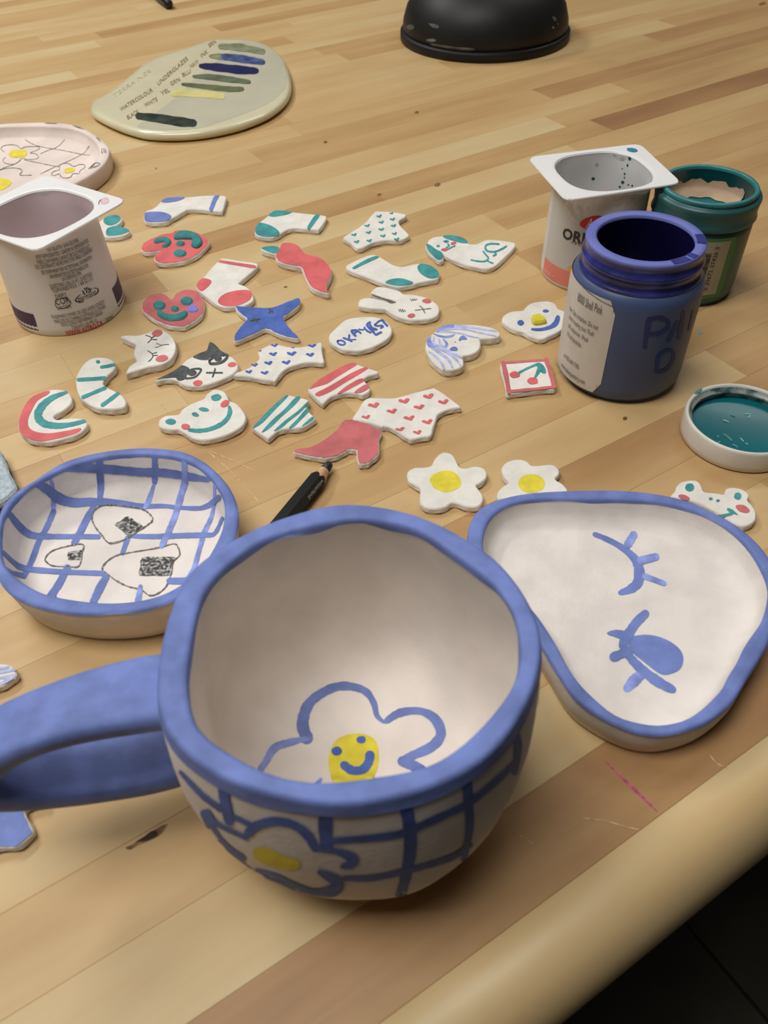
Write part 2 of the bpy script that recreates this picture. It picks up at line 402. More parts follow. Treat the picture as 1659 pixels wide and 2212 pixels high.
for u_, v_ in ((-.55, .28), (1.55, .28), (-.55, 1.4), (1.55, 1.4)):
    c = uv(u_, v_); w = .03
    V = [(c.x + x * w, c.y + y * w, z) for z in (-.75, -.034) for x, y in ((-1, -1), (1, -1), (1, 1), (-1, 1))]
    mk('leg', V, [(3, 2, 1, 0), (4, 5, 6, 7)] + [(k, (k + 1) % 4, 4 + (k + 1) % 4, 4 + k) for k in range(4)], M['dark_leg'], table)
# marks of wear on the boards
FT = Flat(0.0)
M['scar'] = mat('dark_wood_scar', (46, 34, 24), .8, .2, 300); M['scar2'] = mat('brown_wood_stain', (122, 90, 58), .7, .3, 300)
M['pinkpen'] = mat('magenta_pen_line', (172, 78, 104), .7, .3, 600); M['chalk'] = mat('pale_scratch', (190, 160, 118), .8, .2, 400)
blob('gouge', 'L', [(1080, 1545), (1150, 1500), (1200, 1462), (1235, 1455), (1255, 1470), (1250, 1498), (1200, 1522), (1130, 1540)], FT, M['scar'], table, lift=.0002)
blob('stain', 'L', [(1000, 1590), (1060, 1560), (1240, 1440), (1330, 1400), (1320, 1430), (1260, 1500), (1100, 1570), (1040, 1605)], FT, M['scar2'], table, lift=.0001)
stroke('pen_line', 'N', [(610, 720), (700, 810), (800, 905), (880, 980), (950, 1050)], [6, 14, 22, 14, 7], FT, M['pinkpen'], table, lift=.0002)
for q in ([(445, 972), (500, 1020), (560, 1085)], [(455, 975), (510, 998), (552, 1018)], [(345, 870), (372, 903)]):
    stroke('scratch', 'P', q, 1.8, FT, M['chalk'], table, lift=.0001, wob=.5)
for q in ([(470, 1090), (620, 1110), (740, 1145), (830, 1165)], [(0, 1165), (70, 1205), (150, 1255)], [(1290, 690), (1330, 740), (1400, 770)]):
    stroke('scratch', 'N', q, 6, FT, M['chalk'], table, lift=.0001, wob=.5)
for x, y, rx, ry in ((1186, 349, 8, 4), (900, 243, 5, 3), (945, 399, 7, 4), (703, 307, 4, 3), (819, 421, 5, 3), (1350, 904, 5, 4), (617, 620, 4, 2), (1647, 8, 8, 3), (337, 364, 2, 2)):
    ell('knot', 'P', x, y, rx, ry, FT, M['scar2'], table, -15, .0002)
M['tealdrip'] = mat('dried_teal_drip', (92, 158, 160), .5)
ell('paint_drip', 'P', 1512, 718, 5, 3.5, FT, M['tealdrip'], table, -40, .0003)

# ------------------------------------------------------------------ floor
M['floor'] = mat('dark_floor_tile', (84, 78, 66), .6, .2, 8, k=1.0, spec=.25); M['grout'] = mat('floor_grout', (50, 46, 40), .8, k=1.0)
V = [(-3, -3, -.7535), (3, -3, -.7535), (3, 3.5, -.7535), (-3, 3.5, -.7535)]
fl = mk('floor', V, [(0, 1, 2, 3)], M['grout']); fl['kind'] = 'structure'; fl['label'] = 'dark tiled floor below the table edge'
tm = None
for i in range(-4, 9):
    for j in range(-4, 9):
        if tm is None:
            s = .1505; V = [(x * q, y * q, z) for z, q in ((-.0035, s), (-.001, s), (0, s - .001)) for x, y in ((-1, -1), (1, -1), (1, 1), (-1, 1))]
            tm = bpy.data.meshes.new('tile'); tm.from_pydata(V, [], [(8, 9, 10, 11)] + [(r + k, r + (k + 1) % 4, r + 4 + (k + 1) % 4, r + 4 + k) for r in (0, 4) for k in range(4)]); tm.materials.append(M['floor'])
        o = bpy.data.objects.new('tile', tm); COL.objects.link(o); o.parent = fl
        p = uv(i * .305, j * .305 - .3); o.location = (p.x, p.y, -.75); o.rotation_euler = (0, 0, UA)
# ------------------------------------------------------------------ flat clay charms
CH = 'painted clay charms on the table'
def slab_geo(poly, t, z0=0.0, bev=.0006, jit=.00025):
    if area2(poly) < 0: poly = poly[::-1]
    n = len(poly); ph = random.uniform(0, 6)
    def wob(p, k): return [(x + jit * math.sin(i * .9 + ph + k), y + jit * math.cos(i * 1.3 + ph + 2 * k)) for i, (x, y) in enumerate(p)]
    rings = [(wob(inset(poly, .0004), 0), z0), (wob(inset(poly, -.0003), 1), z0 + t * .35), (poly, z0 + t - bev), (inset(poly, bev), z0 + t)]
    V = []; F = []
    for p, z in rings: V += [(x, y, z) for x, y in p]
    for r in range(3):
        for k in range(n): F.append((r * n + k, r * n + (k + 1) % n, (r + 1) * n + (k + 1) % n, (r + 1) * n + k))
    for base, up_ in ((0, False), (3 * n, True)):
        p = rings[0][0] if base == 0 else rings[3][0]
        for a, b, c in tri2(p):
            s = (p[b][0] - p[a][0]) * (p[c][1] - p[a][1]) - (p[c][0] - p[a][0]) * (p[b][1] - p[a][1])
            f = (base + a, base + b, base + c)
            F.append(f if (s > 0) == up_ else f[::-1])
    return V, F
def charm(name, label, crop, pts, t=.0042, n=3, cat='clay charm', m='clay', top=None, topname='glaze_top', group=CH):
    px = spline(PX(crop, pts), True, n)
    poly = [tuple(at(x, y, t)[:2]) for x, y in px]
    cx = sum(p[0] for p in poly) / len(poly); cy = sum(p[1] for p in poly) / len(poly)
    root = thing(name, label, cat, (cx, cy, 0), group)
    V, F = slab_geo(poly, t)
    mk('clay_body', V, F, M[m], root)
    if top:
        pl = poly if area2(poly) > 0 else poly[::-1]
        p = inset(pl, .0004); p = [(x + random.uniform(-.0002, .0002), y + random.uniform(-.0002, .0002)) for x, y in p]
        mk(topname, [(x, y, t + .00018) for x, y in p], [f if ((p[f[1]][0]-p[f[0]][0])*(p[f[2]][1]-p[f[0]][1])-(p[f[2]][0]-p[f[0]][0])*(p[f[1]][1]-p[f[0]][1])) > 0 else f[::-1] for f in tri2(p)], M[top], root)
    return root, Flat(t)
def relief(name, crop, pts, z, hgt, m, root, n=3):
    poly = [tuple(at(x, y, z + hgt)[:2]) for x, y in spline(PX(crop, pts), True, n)]
    V, F = slab_geo(poly, hgt, z - .0001, bev=.0009, jit=.0001)
    return mk(name, V, F, M[m], root, smooth=False)
def ellpts(cx, cy, rx, ry, n=12): return [(cx + rx * math.cos(2 * math.pi * i / n), cy + ry * math.sin(2 * math.pi * i / n)) for i in range(n)]
def heart(crop, cx, cy, s, mapf, m, root, rot=0, sy=.62):
    base = [(0, .62), (-.55, .1), (-.85, -.35), (-.62, -.72), (-.2, -.6), (0, -.25), (.3, -.62), (.72, -.7), (.88, -.3), (.5, .15)]
    a = math.radians(rot); pts = []
    for x, y in base:
        x *= random.uniform(.9, 1.1); y *= random.uniform(.9, 1.1)
        X = x * math.cos(a) - y * math.sin(a); Y = x * math.sin(a) + y * math.cos(a)
        pts.append((cx + X * s, cy + Y * s * sy))
    return blob('painted_heart', crop, pts, mapf, m, root)

# --- behind the cup
r, f = charm('fish_charm', 'white charm with two teal lobes half hidden behind the left yogurt cup', 'A', [(560, 300), (620, 300), (660, 272), (700, 252), (745, 249), (776, 262), (780, 284), (755, 310), (718, 322), (765, 322), (818, 338), (828, 356), (805, 375), (745, 388), (680, 390), (620, 370), (570, 350)])
blob('painted_lobe', 'A', [(662, 280), (695, 257), (745, 252), (772, 265), (770, 285), (740, 308), (700, 318), (670, 305)], f, M['teal'], r)
blob('painted_lobe', 'A', [(700, 330), (760, 325), (815, 340), (825, 355), (790, 372), (740, 382), (685, 383), (680, 350)], f, M['teal'], r)
# --- blue sock
r, f = charm('sock_charm', 'white sock charm with blue toe, heel and cuff stripe, beside the teal sock', 'A', [(922, 250), (935, 225), (985, 205), (1035, 160), (1075, 142), (1130, 137), (1180, 137), (1290, 127), (1385, 125), (1440, 128), (1448, 140), (1440, 175), (1425, 222), (1410, 228), (1350, 222), (1290, 215), (1210, 213), (1180, 225), (1130, 255), (1095, 275), (1060, 293), (1010, 298), (960, 298), (930, 290), (920, 270)])
blob('painted_toe', 'A', [(925, 255), (935, 235), (985, 230), (1040, 232), (1085, 248), (1097, 262), (1085, 280), (1050, 292), (960, 296), (928, 285)], f, M['blue'], r)
blob('painted_heel', 'A', [(1032, 162), (1060, 145), (1110, 138), (1180, 137), (1165, 152), (1120, 165), (1060, 172), (1035, 168)], f, M['blue'], r)
blob('painted_stripe', 'A', [(1378, 127), (1405, 127), (1385, 165), (1362, 222), (1338, 215), (1350, 180), (1365, 140)], f, M['blue'], r)
# --- upside-down coral heart
r, f = charm('heart_charm', 'coral heart charm lying upside down with raised teal frowning face', 'A', [(905, 455), (925, 425), (975, 400), (1040, 375), (1100, 365), (1120, 352), (1180, 348), (1250, 360), (1310, 390), (1335, 415), (1335, 435), (1310, 465), (1270, 500), (1220, 530), (1150, 550), (1070, 560), (1010, 555), (988, 535), (990, 510), (1025, 480), (1020, 478), (980, 485), (930, 488), (905, 475)], top='coral')
relief('raised_eye', 'A', [(985, 405), (1010, 390), (1060, 385), (1085, 397), (1090, 420), (1070, 440), (1045, 445), (1035, 435), (1055, 423), (1050, 410), (1020, 415), (990, 420)], .0042, .0018, 'tealrelief', r)
relief('raised_mouth', 'A', [(1115, 370), (1140, 350), (1180, 343), (1230, 350), (1270, 370), (1288, 400), (1285, 425), (1260, 445), (1235, 442), (1222, 428), (1228, 410), (1225, 390), (1200, 388), (1150, 388), (1115, 388)], .0042, .0025, 'tealrelief', r)
relief('raised_nose', 'A', ellpts(1153, 424, 27, 15), .0042, .0015, 'tealrelief', r)
relief('raised_eye', 'A', ellpts(1150, 486, 40, 22), .0042, .0015, 'tealrelief', r)
# --- coral sock
r, f = charm('sock_charm', 'white sock charm with coral cuff stripe, heel and toe', 'A', [(1415, 528), (1440, 527), (1530, 542), (1640, 558), (1648, 570), (1640, 590), (1535, 680), (1530, 690), (1570, 705), (1605, 735), (1620, 770), (1618, 800), (1570, 828), (1510, 835), (1440, 840), (1390, 825), (1330, 780), (1262, 725), (1258, 700), (1275, 670), (1300, 650), (1350, 590), (1395, 545)])
blob('painted_stripe', 'A', [(1405, 543), (1420, 540), (1520, 556), (1630, 572), (1625, 592), (1520, 575), (1405, 555)], f, M['coral'], r)
blob('painted_heel', 'A', [(1262, 720), (1260, 695), (1280, 665), (1310, 655), (1352, 670), (1345, 695), (1320, 720), (1290, 738)], f, M['coral'], r)
blob('painted_toe', 'A', [(1395, 800), (1410, 775), (1450, 750), (1510, 735), (1570, 730), (1605, 740), (1612, 770), (1590, 800), (1530, 828), (1450, 835), (1405, 820)], f, M['coral'], r)
# --- coral heart with tear
r, f = charm('heart_charm', 'coral heart charm with raised teal smiling face and a lavender tear', 'A', [(908, 830), (925, 795), (960, 765), (1010, 752), (1060, 760), (1095, 788), (1105, 785), (1125, 755), (1165, 735), (1215, 728), (1265, 740), (1300, 790), (1305, 850), (1290, 890), (1250, 925), (1200, 955), (1165, 965), (1110, 962), (1050, 950), (990, 920), (930, 880), (910, 855)], top='rose')
relief('raised_eye', 'A', ellpts(1017, 819, 37, 26), .0042, .0016, 'tealrelief', r)
relief('raised_eye', 'A', ellpts(1192, 791, 38, 25), .0042, .0016, 'tealrelief', r)
relief('raised_nose', 'A', ellpts(1117, 841, 24, 16), .0042, .0016, 'tealrelief', r)
relief('raised_mouth', 'A', [(1005, 857), (1025, 853), (1060, 873), (1110, 880), (1160, 865), (1180, 853), (1195, 865), (1192, 885), (1160, 907), (1110, 915), (1060, 910), (1020, 890), (1005, 873)], .0042, .0018, 'tealrelief', r)
relief('raised_tear', 'A', [(1210, 828), (1235, 813), (1272, 850), (1245, 868), (1200, 864)], .0042, .001, 'lav', r, 2)
# --- blue star
r, f = charm('star_charm', 'royal blue four-armed star charm with two dark eyes', 'P', [(510, 661), (530, 663), (560, 664.5), (588, 664), (620, 652), (643, 644), (649, 648), (645, 660), (625, 676), (612, 686), (620, 700), (635, 718), (645, 727), (640, 731), (610, 725), (590, 716), (573, 710), (555, 718), (535, 727), (512, 736), (505, 735), (508, 722), (522, 702), (533, 690), (522, 680), (511, 669)], top='dblue')
for x, y in ((175, 742), (85, 795)):
    strokes('painted_eye', 'B', [[(x - 25, y + 5), (x, y - 4), (x + 25, y - 6)], [(x - 8, y + 12), (x + 2, y)], [(x + 12, y + 10), (x + 10, y - 4)], [(x - 5, y - 12), (x, y)]], 10, f, M['charcoal'], r)
# --- teal sock
r, f = charm('sock_charm', 'short white sock charm with teal toe, heel and stripe, above the chili pepper', 'B', [(82, 270), (95, 235), (120, 210), (160, 178), (175, 158), (210, 148), (300, 158), (400, 168), (490, 178), (505, 190), (490, 220), (460, 260), (450, 262), (400, 258), (330, 252), (290, 255), (260, 268), (225, 290), (190, 305), (140, 305), (100, 298), (85, 285)])
blob('painted_toe', 'B', [(84, 268), (98, 230), (120, 222), (170, 235), (215, 262), (228, 285), (205, 300), (150, 304), (100, 293)], f, M['teal'], r)
blob('painted_heel', 'B', [(162, 178), (185, 158), (215, 149), (298, 158), (275, 172), (230, 182), (190, 186)], f, M['teal'], r)
blob('painted_stripe', 'B', [(440, 175), (465, 178), (440, 215), (408, 258), (390, 252), (410, 215)], f, M['teal'], r)
# --- teal hearts underwear
r, f = charm('underwear_charm', 'white underwear charm dotted with small teal hearts', 'B', [(790, 155), (825, 153), (890, 157), (965, 170), (968, 185), (935, 205), (930, 222), (950, 250), (985, 285), (985, 300), (960, 315), (925, 325), (880, 322), (830, 325), (770, 340), (720, 365), (690, 372), (670, 360), (640, 335), (605, 312), (610, 300), (650, 275), (690, 250), (735, 215), (765, 180)])
for x, y in ((815, 185), (887, 167), (893, 202), (745, 240), (827, 220), (900, 240), (668, 293), (752, 280), (828, 262), (905, 287), (682, 335), (757, 328), (838, 300), (918, 320)):
    heart('B', x, y, 20 if y > 170 else 14, f, M['teal'], r, -20)
# --- dog
r, f = charm('dog_charm', 'white dog charm with teal ears, coral cheeks and teal tail lines', 'B', [(1095, 345), (1105, 320), (1140, 303), (1190, 298), (1230, 293), (1290, 305), (1325, 322), (1336, 340), (1345, 345), (1385, 345), (1430, 325), (1480, 320), (1590, 333), (1615, 345), (1605, 370), (1565, 410), (1500, 470), (1445, 490), (1380, 480), (1300, 460), (1230, 430), (1190, 408), (1192, 430), (1180, 445), (1155, 440), (1125, 415), (1095, 375), (1085, 355)])
blob('painted_ear', 'B', [(1188, 300), (1230, 295), (1290, 306), (1328, 325), (1333, 341), (1295, 340), (1240, 325), (1200, 312)], f, M['teal'], r)
blob('painted_ear', 'B', [(1090, 347), (1110, 350), (1145, 375), (1175, 390), (1188, 405), (1185, 433), (1160, 440), (1130, 416), (1098, 378)], f, M['teal'], r)
ell('painted_eye', 'B', 1160, 358, 11, 7, f, M['teal'], r); ell('painted_eye', 'B', 1207, 331, 16, 8, f, M['teal'], r)
strokes('painted_mouth', 'B', [[(1218, 347), (1224, 358), (1208, 368), (1216, 377), (1238, 366), (1258, 358)]], 9, f, M['teal'], r)
ell('painted_cheek', 'B', 1250, 342, 18, 9, f, M['coral'], r, -15); ell('painted_cheek', 'B', 1197, 380, 20, 9, f, M['coral'], r)
strokes('painted_tail', 'B', [[(1515, 347), (1475, 345), (1445, 352), (1437, 370), (1450, 388), (1490, 392), (1530, 378), (1560, 360)], [(1490, 392), (1500, 408), (1485, 415)]], 11, f, M['teal'], r)
strokes('painted_leg', 'B', [[(1425, 390), (1440, 410), (1455, 430), (1435, 448), (1395, 448), (1355, 440)], [(1455, 430), (1450, 445), (1480, 460)]], 9, f, M['teal'], r)
# --- chili
r, f = charm('chili_charm', 'coral chili pepper charm with a teal stem', 'B', [(205, 405), (220, 385), (240, 345), (275, 338), (320, 345), (350, 365), (370, 395), (400, 410), (450, 420), (495, 445), (525, 480), (535, 510), (520, 555), (505, 590), (510, 620), (522, 632), (490, 632), (430, 610), (395, 575), (375, 530), (365, 500), (350, 480), (300, 470), (235, 455), (210, 435)], t=.0052, top='coral')
stp = [tuple(at(x, y, .0048)[:2]) for x, y in spline(PX('B', [(118, 372), (130, 362), (160, 358), (215, 360), (236, 378), (228, 400), (205, 405), (165, 395), (130, 384)]), True, 3)]
V, F = slab_geo(stp, .0048); st = mk('stem', V, F, M['clay'], r)
blob('painted_stem_top', 'B', [(122, 370), (160, 359), (212, 361), (230, 376), (216, 398), (195, 401), (165, 392), (135, 380)], Flat(.0048), M['teal'], st)
# --- long teal sock
r, f = charm('sock_charm', 'long white sock charm with teal toe, heel and stripe above the bunny', 'B', [(622, 470), (640, 460), (700, 430), (760, 410), (800, 412), (850, 440), (900, 470), (950, 478), (1010, 465), (1060, 460), (1120, 475), (1160, 505), (1168, 525), (1155, 550), (1110, 560), (1050, 572), (1010, 583), (940, 597), (880, 590), (820, 570), (740, 540), (660, 510), (622, 490)])
blob('painted_toe', 'B', [(1038, 480), (1060, 463), (1115, 474), (1155, 502), (1164, 528), (1150, 545), (1110, 548), (1070, 530), (1045, 505)], f, M['teal'], r)
blob('painted_heel', 'B', [(850, 572), (880, 555), (935, 548), (985, 560), (1015, 575), (985, 587), (930, 592), (875, 583)], f, M['teal'], r)
blob('painted_stripe', 'B', [(655, 488), (680, 470), (740, 437), (790, 418), (812, 425), (770, 445), (700, 478), (670, 493)], f, M['teal'], r)
# --- bunny
r, f = charm('bunny_charm', 'white bunny head charm with long ears, pink cheeks and pencilled face', 'BU', [(120, 560), (130, 490), (190, 450), (330, 440), (480, 470), (620, 500), (700, 540), (790, 515), (640, 468), (480, 420), (360, 370), (340, 345), (400, 275), (480, 243), (600, 252), (740, 285), (860, 320), (940, 378), (1060, 380), (1200, 400), (1340, 440), (1470, 510), (1555, 590), (1570, 660), (1540, 750), (1440, 805), (1300, 830), (1120, 838), (960, 820), (830, 780), (720, 725), (620, 655), (560, 640), (420, 635), (260, 615), (140, 595)], n=3)
ell('painted_cheek', 'BU', 1345, 502, 86, 40, f, M['rose'], r, 5); ell('painted_cheek', 'BU', 1067, 765, 70, 40, f, M['rose'], r, -8)
strokes('pencilled_eye', 'BU', [[(1050, 465), (1075, 500), (1090, 460), (1105, 495), (1125, 460), (1135, 490), (1170, 465)]], 12, f, M['pencil'], r)
strokes('pencilled_eye', 'BU', [[(840, 645), (850, 690), (875, 645), (885, 700), (910, 645), (920, 700), (945, 665), (960, 690)]], 12, f, M['pencil'], r)
strokes('pencilled_mouth', 'BU', [[(1140, 668), (1280, 650), (1415, 638)], [(1215, 590), (1275, 640), (1310, 715)], [(1270, 650), (1300, 700)]], 16, f, M['pencil'], r)
strokes('pencilled_ear_line', 'BU', [[(360, 378), (500, 430), (640, 475), (780, 515)]], 14, f, M['pencil'], r)
# --- oval word charm
r, f = charm('oval_charm', 'oval white charm with OKAYEST brushed in blue letters', 'OK', [(172, 510), (190, 420), (260, 350), (350, 260), (440, 185), (540, 145), (700, 122), (860, 115), (1000, 120), (1130, 160), (1230, 225), (1290, 310), (1300, 390), (1260, 470), (1180, 540), (1060, 610), (900, 680), (720, 725), (560, 725), (420, 705), (300, 650), (210, 590)])
OKS = [dict(p=[(330, 555), (390, 545), (450, 575), (455, 610), (410, 625), (350, 610), (322, 570), (335, 552)], w=34), dict(p=[(430, 500), (510, 530), (580, 560)], w=36), dict(p=[(535, 450), (530, 500), (520, 530)], w=42), dict(p=[(520, 530), (590, 532), (650, 528)], w=20),
       dict(p=[(645, 460), (600, 420), (575, 375)], w=44), dict(p=[(580, 368), (640, 362), (690, 375), (735, 412)], w=38), dict(p=[(612, 425), (655, 395), (680, 385)], w=34),
       dict(p=[(705, 345), (770, 355), (815, 335)], w=26), dict(p=[(805, 310), (825, 345), (870, 385), (920, 405)], w=34),
       dict(p=[(905, 222), (850, 265), (890, 320), (950, 380), (1010, 440), (1060, 420), (1105, 400)], w=44), dict(p=[(900, 250), (940, 320), (1020, 350)], w=46), dict(p=[(850, 275), (920, 350), (970, 380)], w=44),
       dict(p=[(1120, 180), (1060, 205), (1020, 240), (985, 270), (1050, 285), (1120, 280), (1140, 300), (1095, 325)], w=32), dict(p=[(1130, 185), (1170, 235), (1215, 280)], w=46)]
for gname, idx in (('painted_letter_o', (0,)), ('painted_letter_k', (1, 2, 3)), ('painted_letter_a', (4, 5, 6)), ('painted_letter_y', (7, 8)), ('painted_letter_e', (9, 10, 11)), ('painted_letter_s', (12,)), ('painted_letter_t', (13,))):
    strokes(gname, 'OK', [dict(p=OKS[i]['p'], w=OKS[i]['w'] * .9) for i in idx], 30, f, M['dblue'], r, wob=.1)
# --- girl head
r, f = charm('girl_head_charm', 'white girl head charm with long blue striped hair', 'GI', [(175, 470), (200, 420), (270, 350), (360, 280), (470, 220), (640, 180), (800, 172), (950, 175), (1100, 185), (1250, 205), (1390, 245), (1470, 300), (1500, 345), (1470, 390), (1380, 415), (1250, 425), (1140, 432), (1135, 450), (1148, 520), (1130, 600), (1060, 670), (950, 715), (850, 735), (825, 760), (845, 860), (820, 920), (740, 965), (620, 990), (500, 985), (420, 950), (330, 880), (240, 780), (180, 660), (165, 560)], t=.0055)
HB = [dict(p=[(370, 300), (480, 240), (640, 205), (800, 210)], w=[40, 90, 70, 40]), dict(p=[(700, 210), (900, 220), (1100, 245), (1300, 280), (1440, 295)], w=[60, 45, 35, 32, 24]),
      dict(p=[(500, 270), (700, 250), (900, 270), (1100, 315), (1300, 360), (1420, 385)], w=[40, 36, 30, 30, 28, 22]), dict(p=[(430, 300), (600, 310), (800, 340), (950, 385), (1110, 415)], w=[30, 32, 30, 26, 16]),
      dict(p=[(310, 345), (400, 380), (520, 400), (620, 385), (680, 355)], w=[18, 30, 36, 40, 18]), dict(p=[(250, 400), (220, 450), (240, 530), (300, 560)], w=[30, 70, 110, 70]),
      dict(p=[(310, 410), (300, 480), (340, 540)], w=30), dict(p=[(400, 430), (420, 510), (470, 560)], w=[30, 50, 30]), dict(p=[(480, 440), (540, 530), (490, 600)], w=[24, 50, 40]),
      dict(p=[(330, 540), (500, 620), (650, 690), (800, 770)], w=[50, 45, 40, 46]), dict(p=[(380, 600), (560, 690), (690, 780), (780, 900)], w=[26, 40, 46, 30]), dict(p=[(280, 580), (420, 690), (560, 800), (640, 940)], w=[70, 56, 60, 44]), dict(p=[(215, 660), (340, 750), (440, 860), (490, 960)], w=[24, 40, 44, 50])]
for i, d in enumerate(HB): stroke('painted_hair_strand', 'GI', d['p'], d['w'], f, M['blue2' if i in (0, 5, 8, 4) else 'blue3'], r)
blob('painted_eye', 'GI', [(755, 440), (790, 390), (840, 375), (900, 420), (895, 450), (840, 452), (800, 455), (780, 478), (760, 465)], f, M['blue'], r)
blob('painted_eye', 'GI', [(590, 620), (640, 578), (700, 575), (735, 610), (720, 650), (650, 650), (595, 645)], f, M['blue'], r)
ell('pencilled_nose', 'GI', 690, 490, 12, 9, f, M['pencil'], r)
# --- flower with raised yellow nose
r, f = charm('flower_charm', 'white flower charm with raised yellow nose and blue smile, tucked behind the blue jar', 'C', [(12, 1145), (30, 1115), (75, 1095), (140, 1090), (155, 1075), (185, 1048), (240, 1035), (300, 1033), (345, 1050), (362, 1080), (400, 1095), (422, 1115), (425, 1145), (410, 1175), (385, 1205), (350, 1228), (300, 1250), (270, 1265), (235, 1265), (190, 1250), (150, 1225), (110, 1215), (60, 1195), (25, 1170)])
ell('painted_eye', 'C', 128, 1168, 20, 17, f, M['dblue'], r); ell('painted_eye', 'C', 283, 1095, 20, 9, f, M['dblue'], r)
stroke('painted_smile', 'C', [(198, 1208), (250, 1210), (310, 1195), (345, 1170), (358, 1135)], [14, 18, 24, 34, 26], f, M['dblue'], r)
relief('raised_nose', 'C', [(203, 1112), (255, 1107), (284, 1137), (280, 1150), (215, 1158), (200, 1140)], .0042, .003, 'yellow', r, 2)
# --- white cat
r, f = charm('cat_head_charm', 'plain white cat head charm with sleeping pencilled eyes and rose cheeks', 'CA', [(60, 220), (100, 207), (180, 200), (240, 205), (300, 198), (370, 180), (440, 155), (500, 135), (570, 132), (650, 160), (720, 215), (760, 290), (770, 370), (745, 450), (700, 510), (620, 560), (520, 590), (420, 605), (320, 635), (220, 665), (135, 690), (135, 665), (170, 600), (220, 560), (265, 528), (235, 460), (232, 400), (255, 325), (200, 290), (120, 250)], t=.0055)
ell('painted_cheek', 'CA', 532, 178, 68, 42, f, M['rose'], r, -12); ell('painted_cheek', 'CA', 590, 502, 80, 42, f, M['rose'], r, -12)
strokes('pencilled_eye', 'CA', [[(383, 205), (430, 220), (458, 240), (440, 275), (410, 300)], [(458, 240), (500, 215)], [(455, 258), (525, 262)]], 9, f, M['charcoal'], r)
strokes('pencilled_nose', 'CA', [[(520, 310), (580, 332), (550, 350), (508, 360)], [(580, 332), (630, 326), (678, 322)]], 7, f, M['pencil'], r)
strokes('pencilled_eye', 'CA', [[(410, 402), (460, 435), (475, 470), (455, 510), (420, 540)], [(470, 440), (525, 425)], [(475, 465), (535, 463)]], 12, f, M['charcoal'], r)
# --- worm
r, f = charm('worm_charm', 'bent white worm charm with teal stripes and a teal eye', 'D', [(485, 400), (490, 360), (515, 310), (555, 265), (600, 245), (650, 242), (700, 250), (730, 270), (738, 300), (720, 330), (690, 355), (668, 385), (660, 410), (680, 430), (730, 455), (780, 485), (805, 520), (805, 545), (790, 562), (740, 572), (690, 573), (630, 568), (570, 545), (520, 505), (495, 460)], t=.0052)
stroke('painted_smile', 'D', [(650, 306), (690, 300), (730, 290)], 21, f, M['teal'], r); ell('painted_eye', 'D', 628, 272, 14, 11, f, M['teal'], r)
stroke('painted_stripe', 'D', [(503, 387), (590, 382), (670, 376)], 25, f, M['teal'], r); stroke('painted_stripe', 'D', [(532, 498), (600, 470), (672, 440)], 23, f, M['teal'], r); stroke('painted_stripe', 'D', [(655, 550), (710, 510), (755, 475)], 25, f, M['teal'], r)
# --- rainbow
r, f = charm('rainbow_charm', 'white rainbow charm with one coral and one teal arc', 'D', [(118, 660), (130, 610), (165, 540), (215, 490), (270, 465), (320, 450), (380, 447), (430, 460), (455, 490), (460, 520), (445, 550), (400, 585), (350, 612), (345, 630), (370, 640), (430, 632), (500, 632), (540, 640), (558, 665), (550, 690), (520, 720), (470, 745), (400, 765), (320, 782), (250, 782), (180, 765), (140, 730), (120, 695)])
blob('painted_arc', 'D', [(122, 680), (127, 630), (160, 552), (212, 493), (300, 460), (320, 464), (300, 485), (240, 520), (205, 580), (180, 640), (185, 690), (230, 720), (310, 730), (420, 715), (505, 697), (520, 705), (490, 728), (400, 756), (300, 777), (240, 779), (170, 758), (132, 723)], f, M['coral'], r)
stroke('painted_arc', 'D', [(425, 468), (340, 500), (280, 545), (245, 600), (252, 640), (290, 670), (370, 682), (460, 672), (540, 652)], [18, 34, 46, 52, 52, 46, 36, 28, 24], f, M['teal'], r)
# --- black and white cat
r, f = charm('cat_head_charm', 'white cat head charm with charcoal ears and eye patches', 'CA', [(512, 775), (560, 745), (680, 690), (770, 640), (830, 590), (900, 520), (985, 475), (1080, 430), (1165, 395), (1185, 330), (1208, 288), (1250, 305), (1300, 350), (1345, 400), (1440, 455), (1500, 490), (1550, 545), (1565, 600), (1550, 650), (1480, 710), (1380, 760), (1250, 810), (1120, 845), (1020, 855), (920, 850), (850, 825), (790, 785), (700, 765), (600, 770), (530, 790)], n=3)
blob('painted_ear', 'CA', [(990, 480), (1080, 432), (1165, 398), (1188, 330), (1208, 292), (1250, 308), (1300, 352), (1345, 402), (1420, 450), (1330, 462), (1240, 470), (1190, 500), (1180, 520), (1090, 520), (1020, 500)], f, M['charcoal'], r)
blob('painted_ear', 'CA', [(525, 772), (680, 695), (770, 645), (838, 592), (900, 605), (945, 635), (920, 690), (895, 755), (840, 785), (790, 778), (765, 748), (680, 752), (590, 760)], f, M['charcoal'], r)
stroke('painted_eye_ring', 'CA', [(1205, 520), (1270, 475), (1350, 460), (1430, 462), (1400, 520), (1330, 560), (1220, 570), (1200, 540)], 34, f, M['charcoal'], r)
ell('painted_pupil', 'CA', 1310, 505, 48, 36, f, M['charcoal'], r)
stroke('painted_eye_ring', 'CA', [(910, 690), (980, 640), (1090, 638), (1060, 700), (1000, 745), (900, 758)], 26, f, M['charcoal'], r)
ell('painted_pupil', 'CA', 975, 685, 60, 42, f, M['charcoal'], r)
ell('painted_cheek', 'CA', 1488, 580, 58, 30, f, M['coral'], r, -10); ell('painted_cheek', 'CA', 1050, 815, 62, 36, f, M['coral'], r, -10)
strokes('painted_mouth', 'CA', [[(1165, 684), (1260, 685), (1362, 684)], [(1272, 635), (1260, 685), (1240, 735)]], 22, f, M['charcoal'], r)
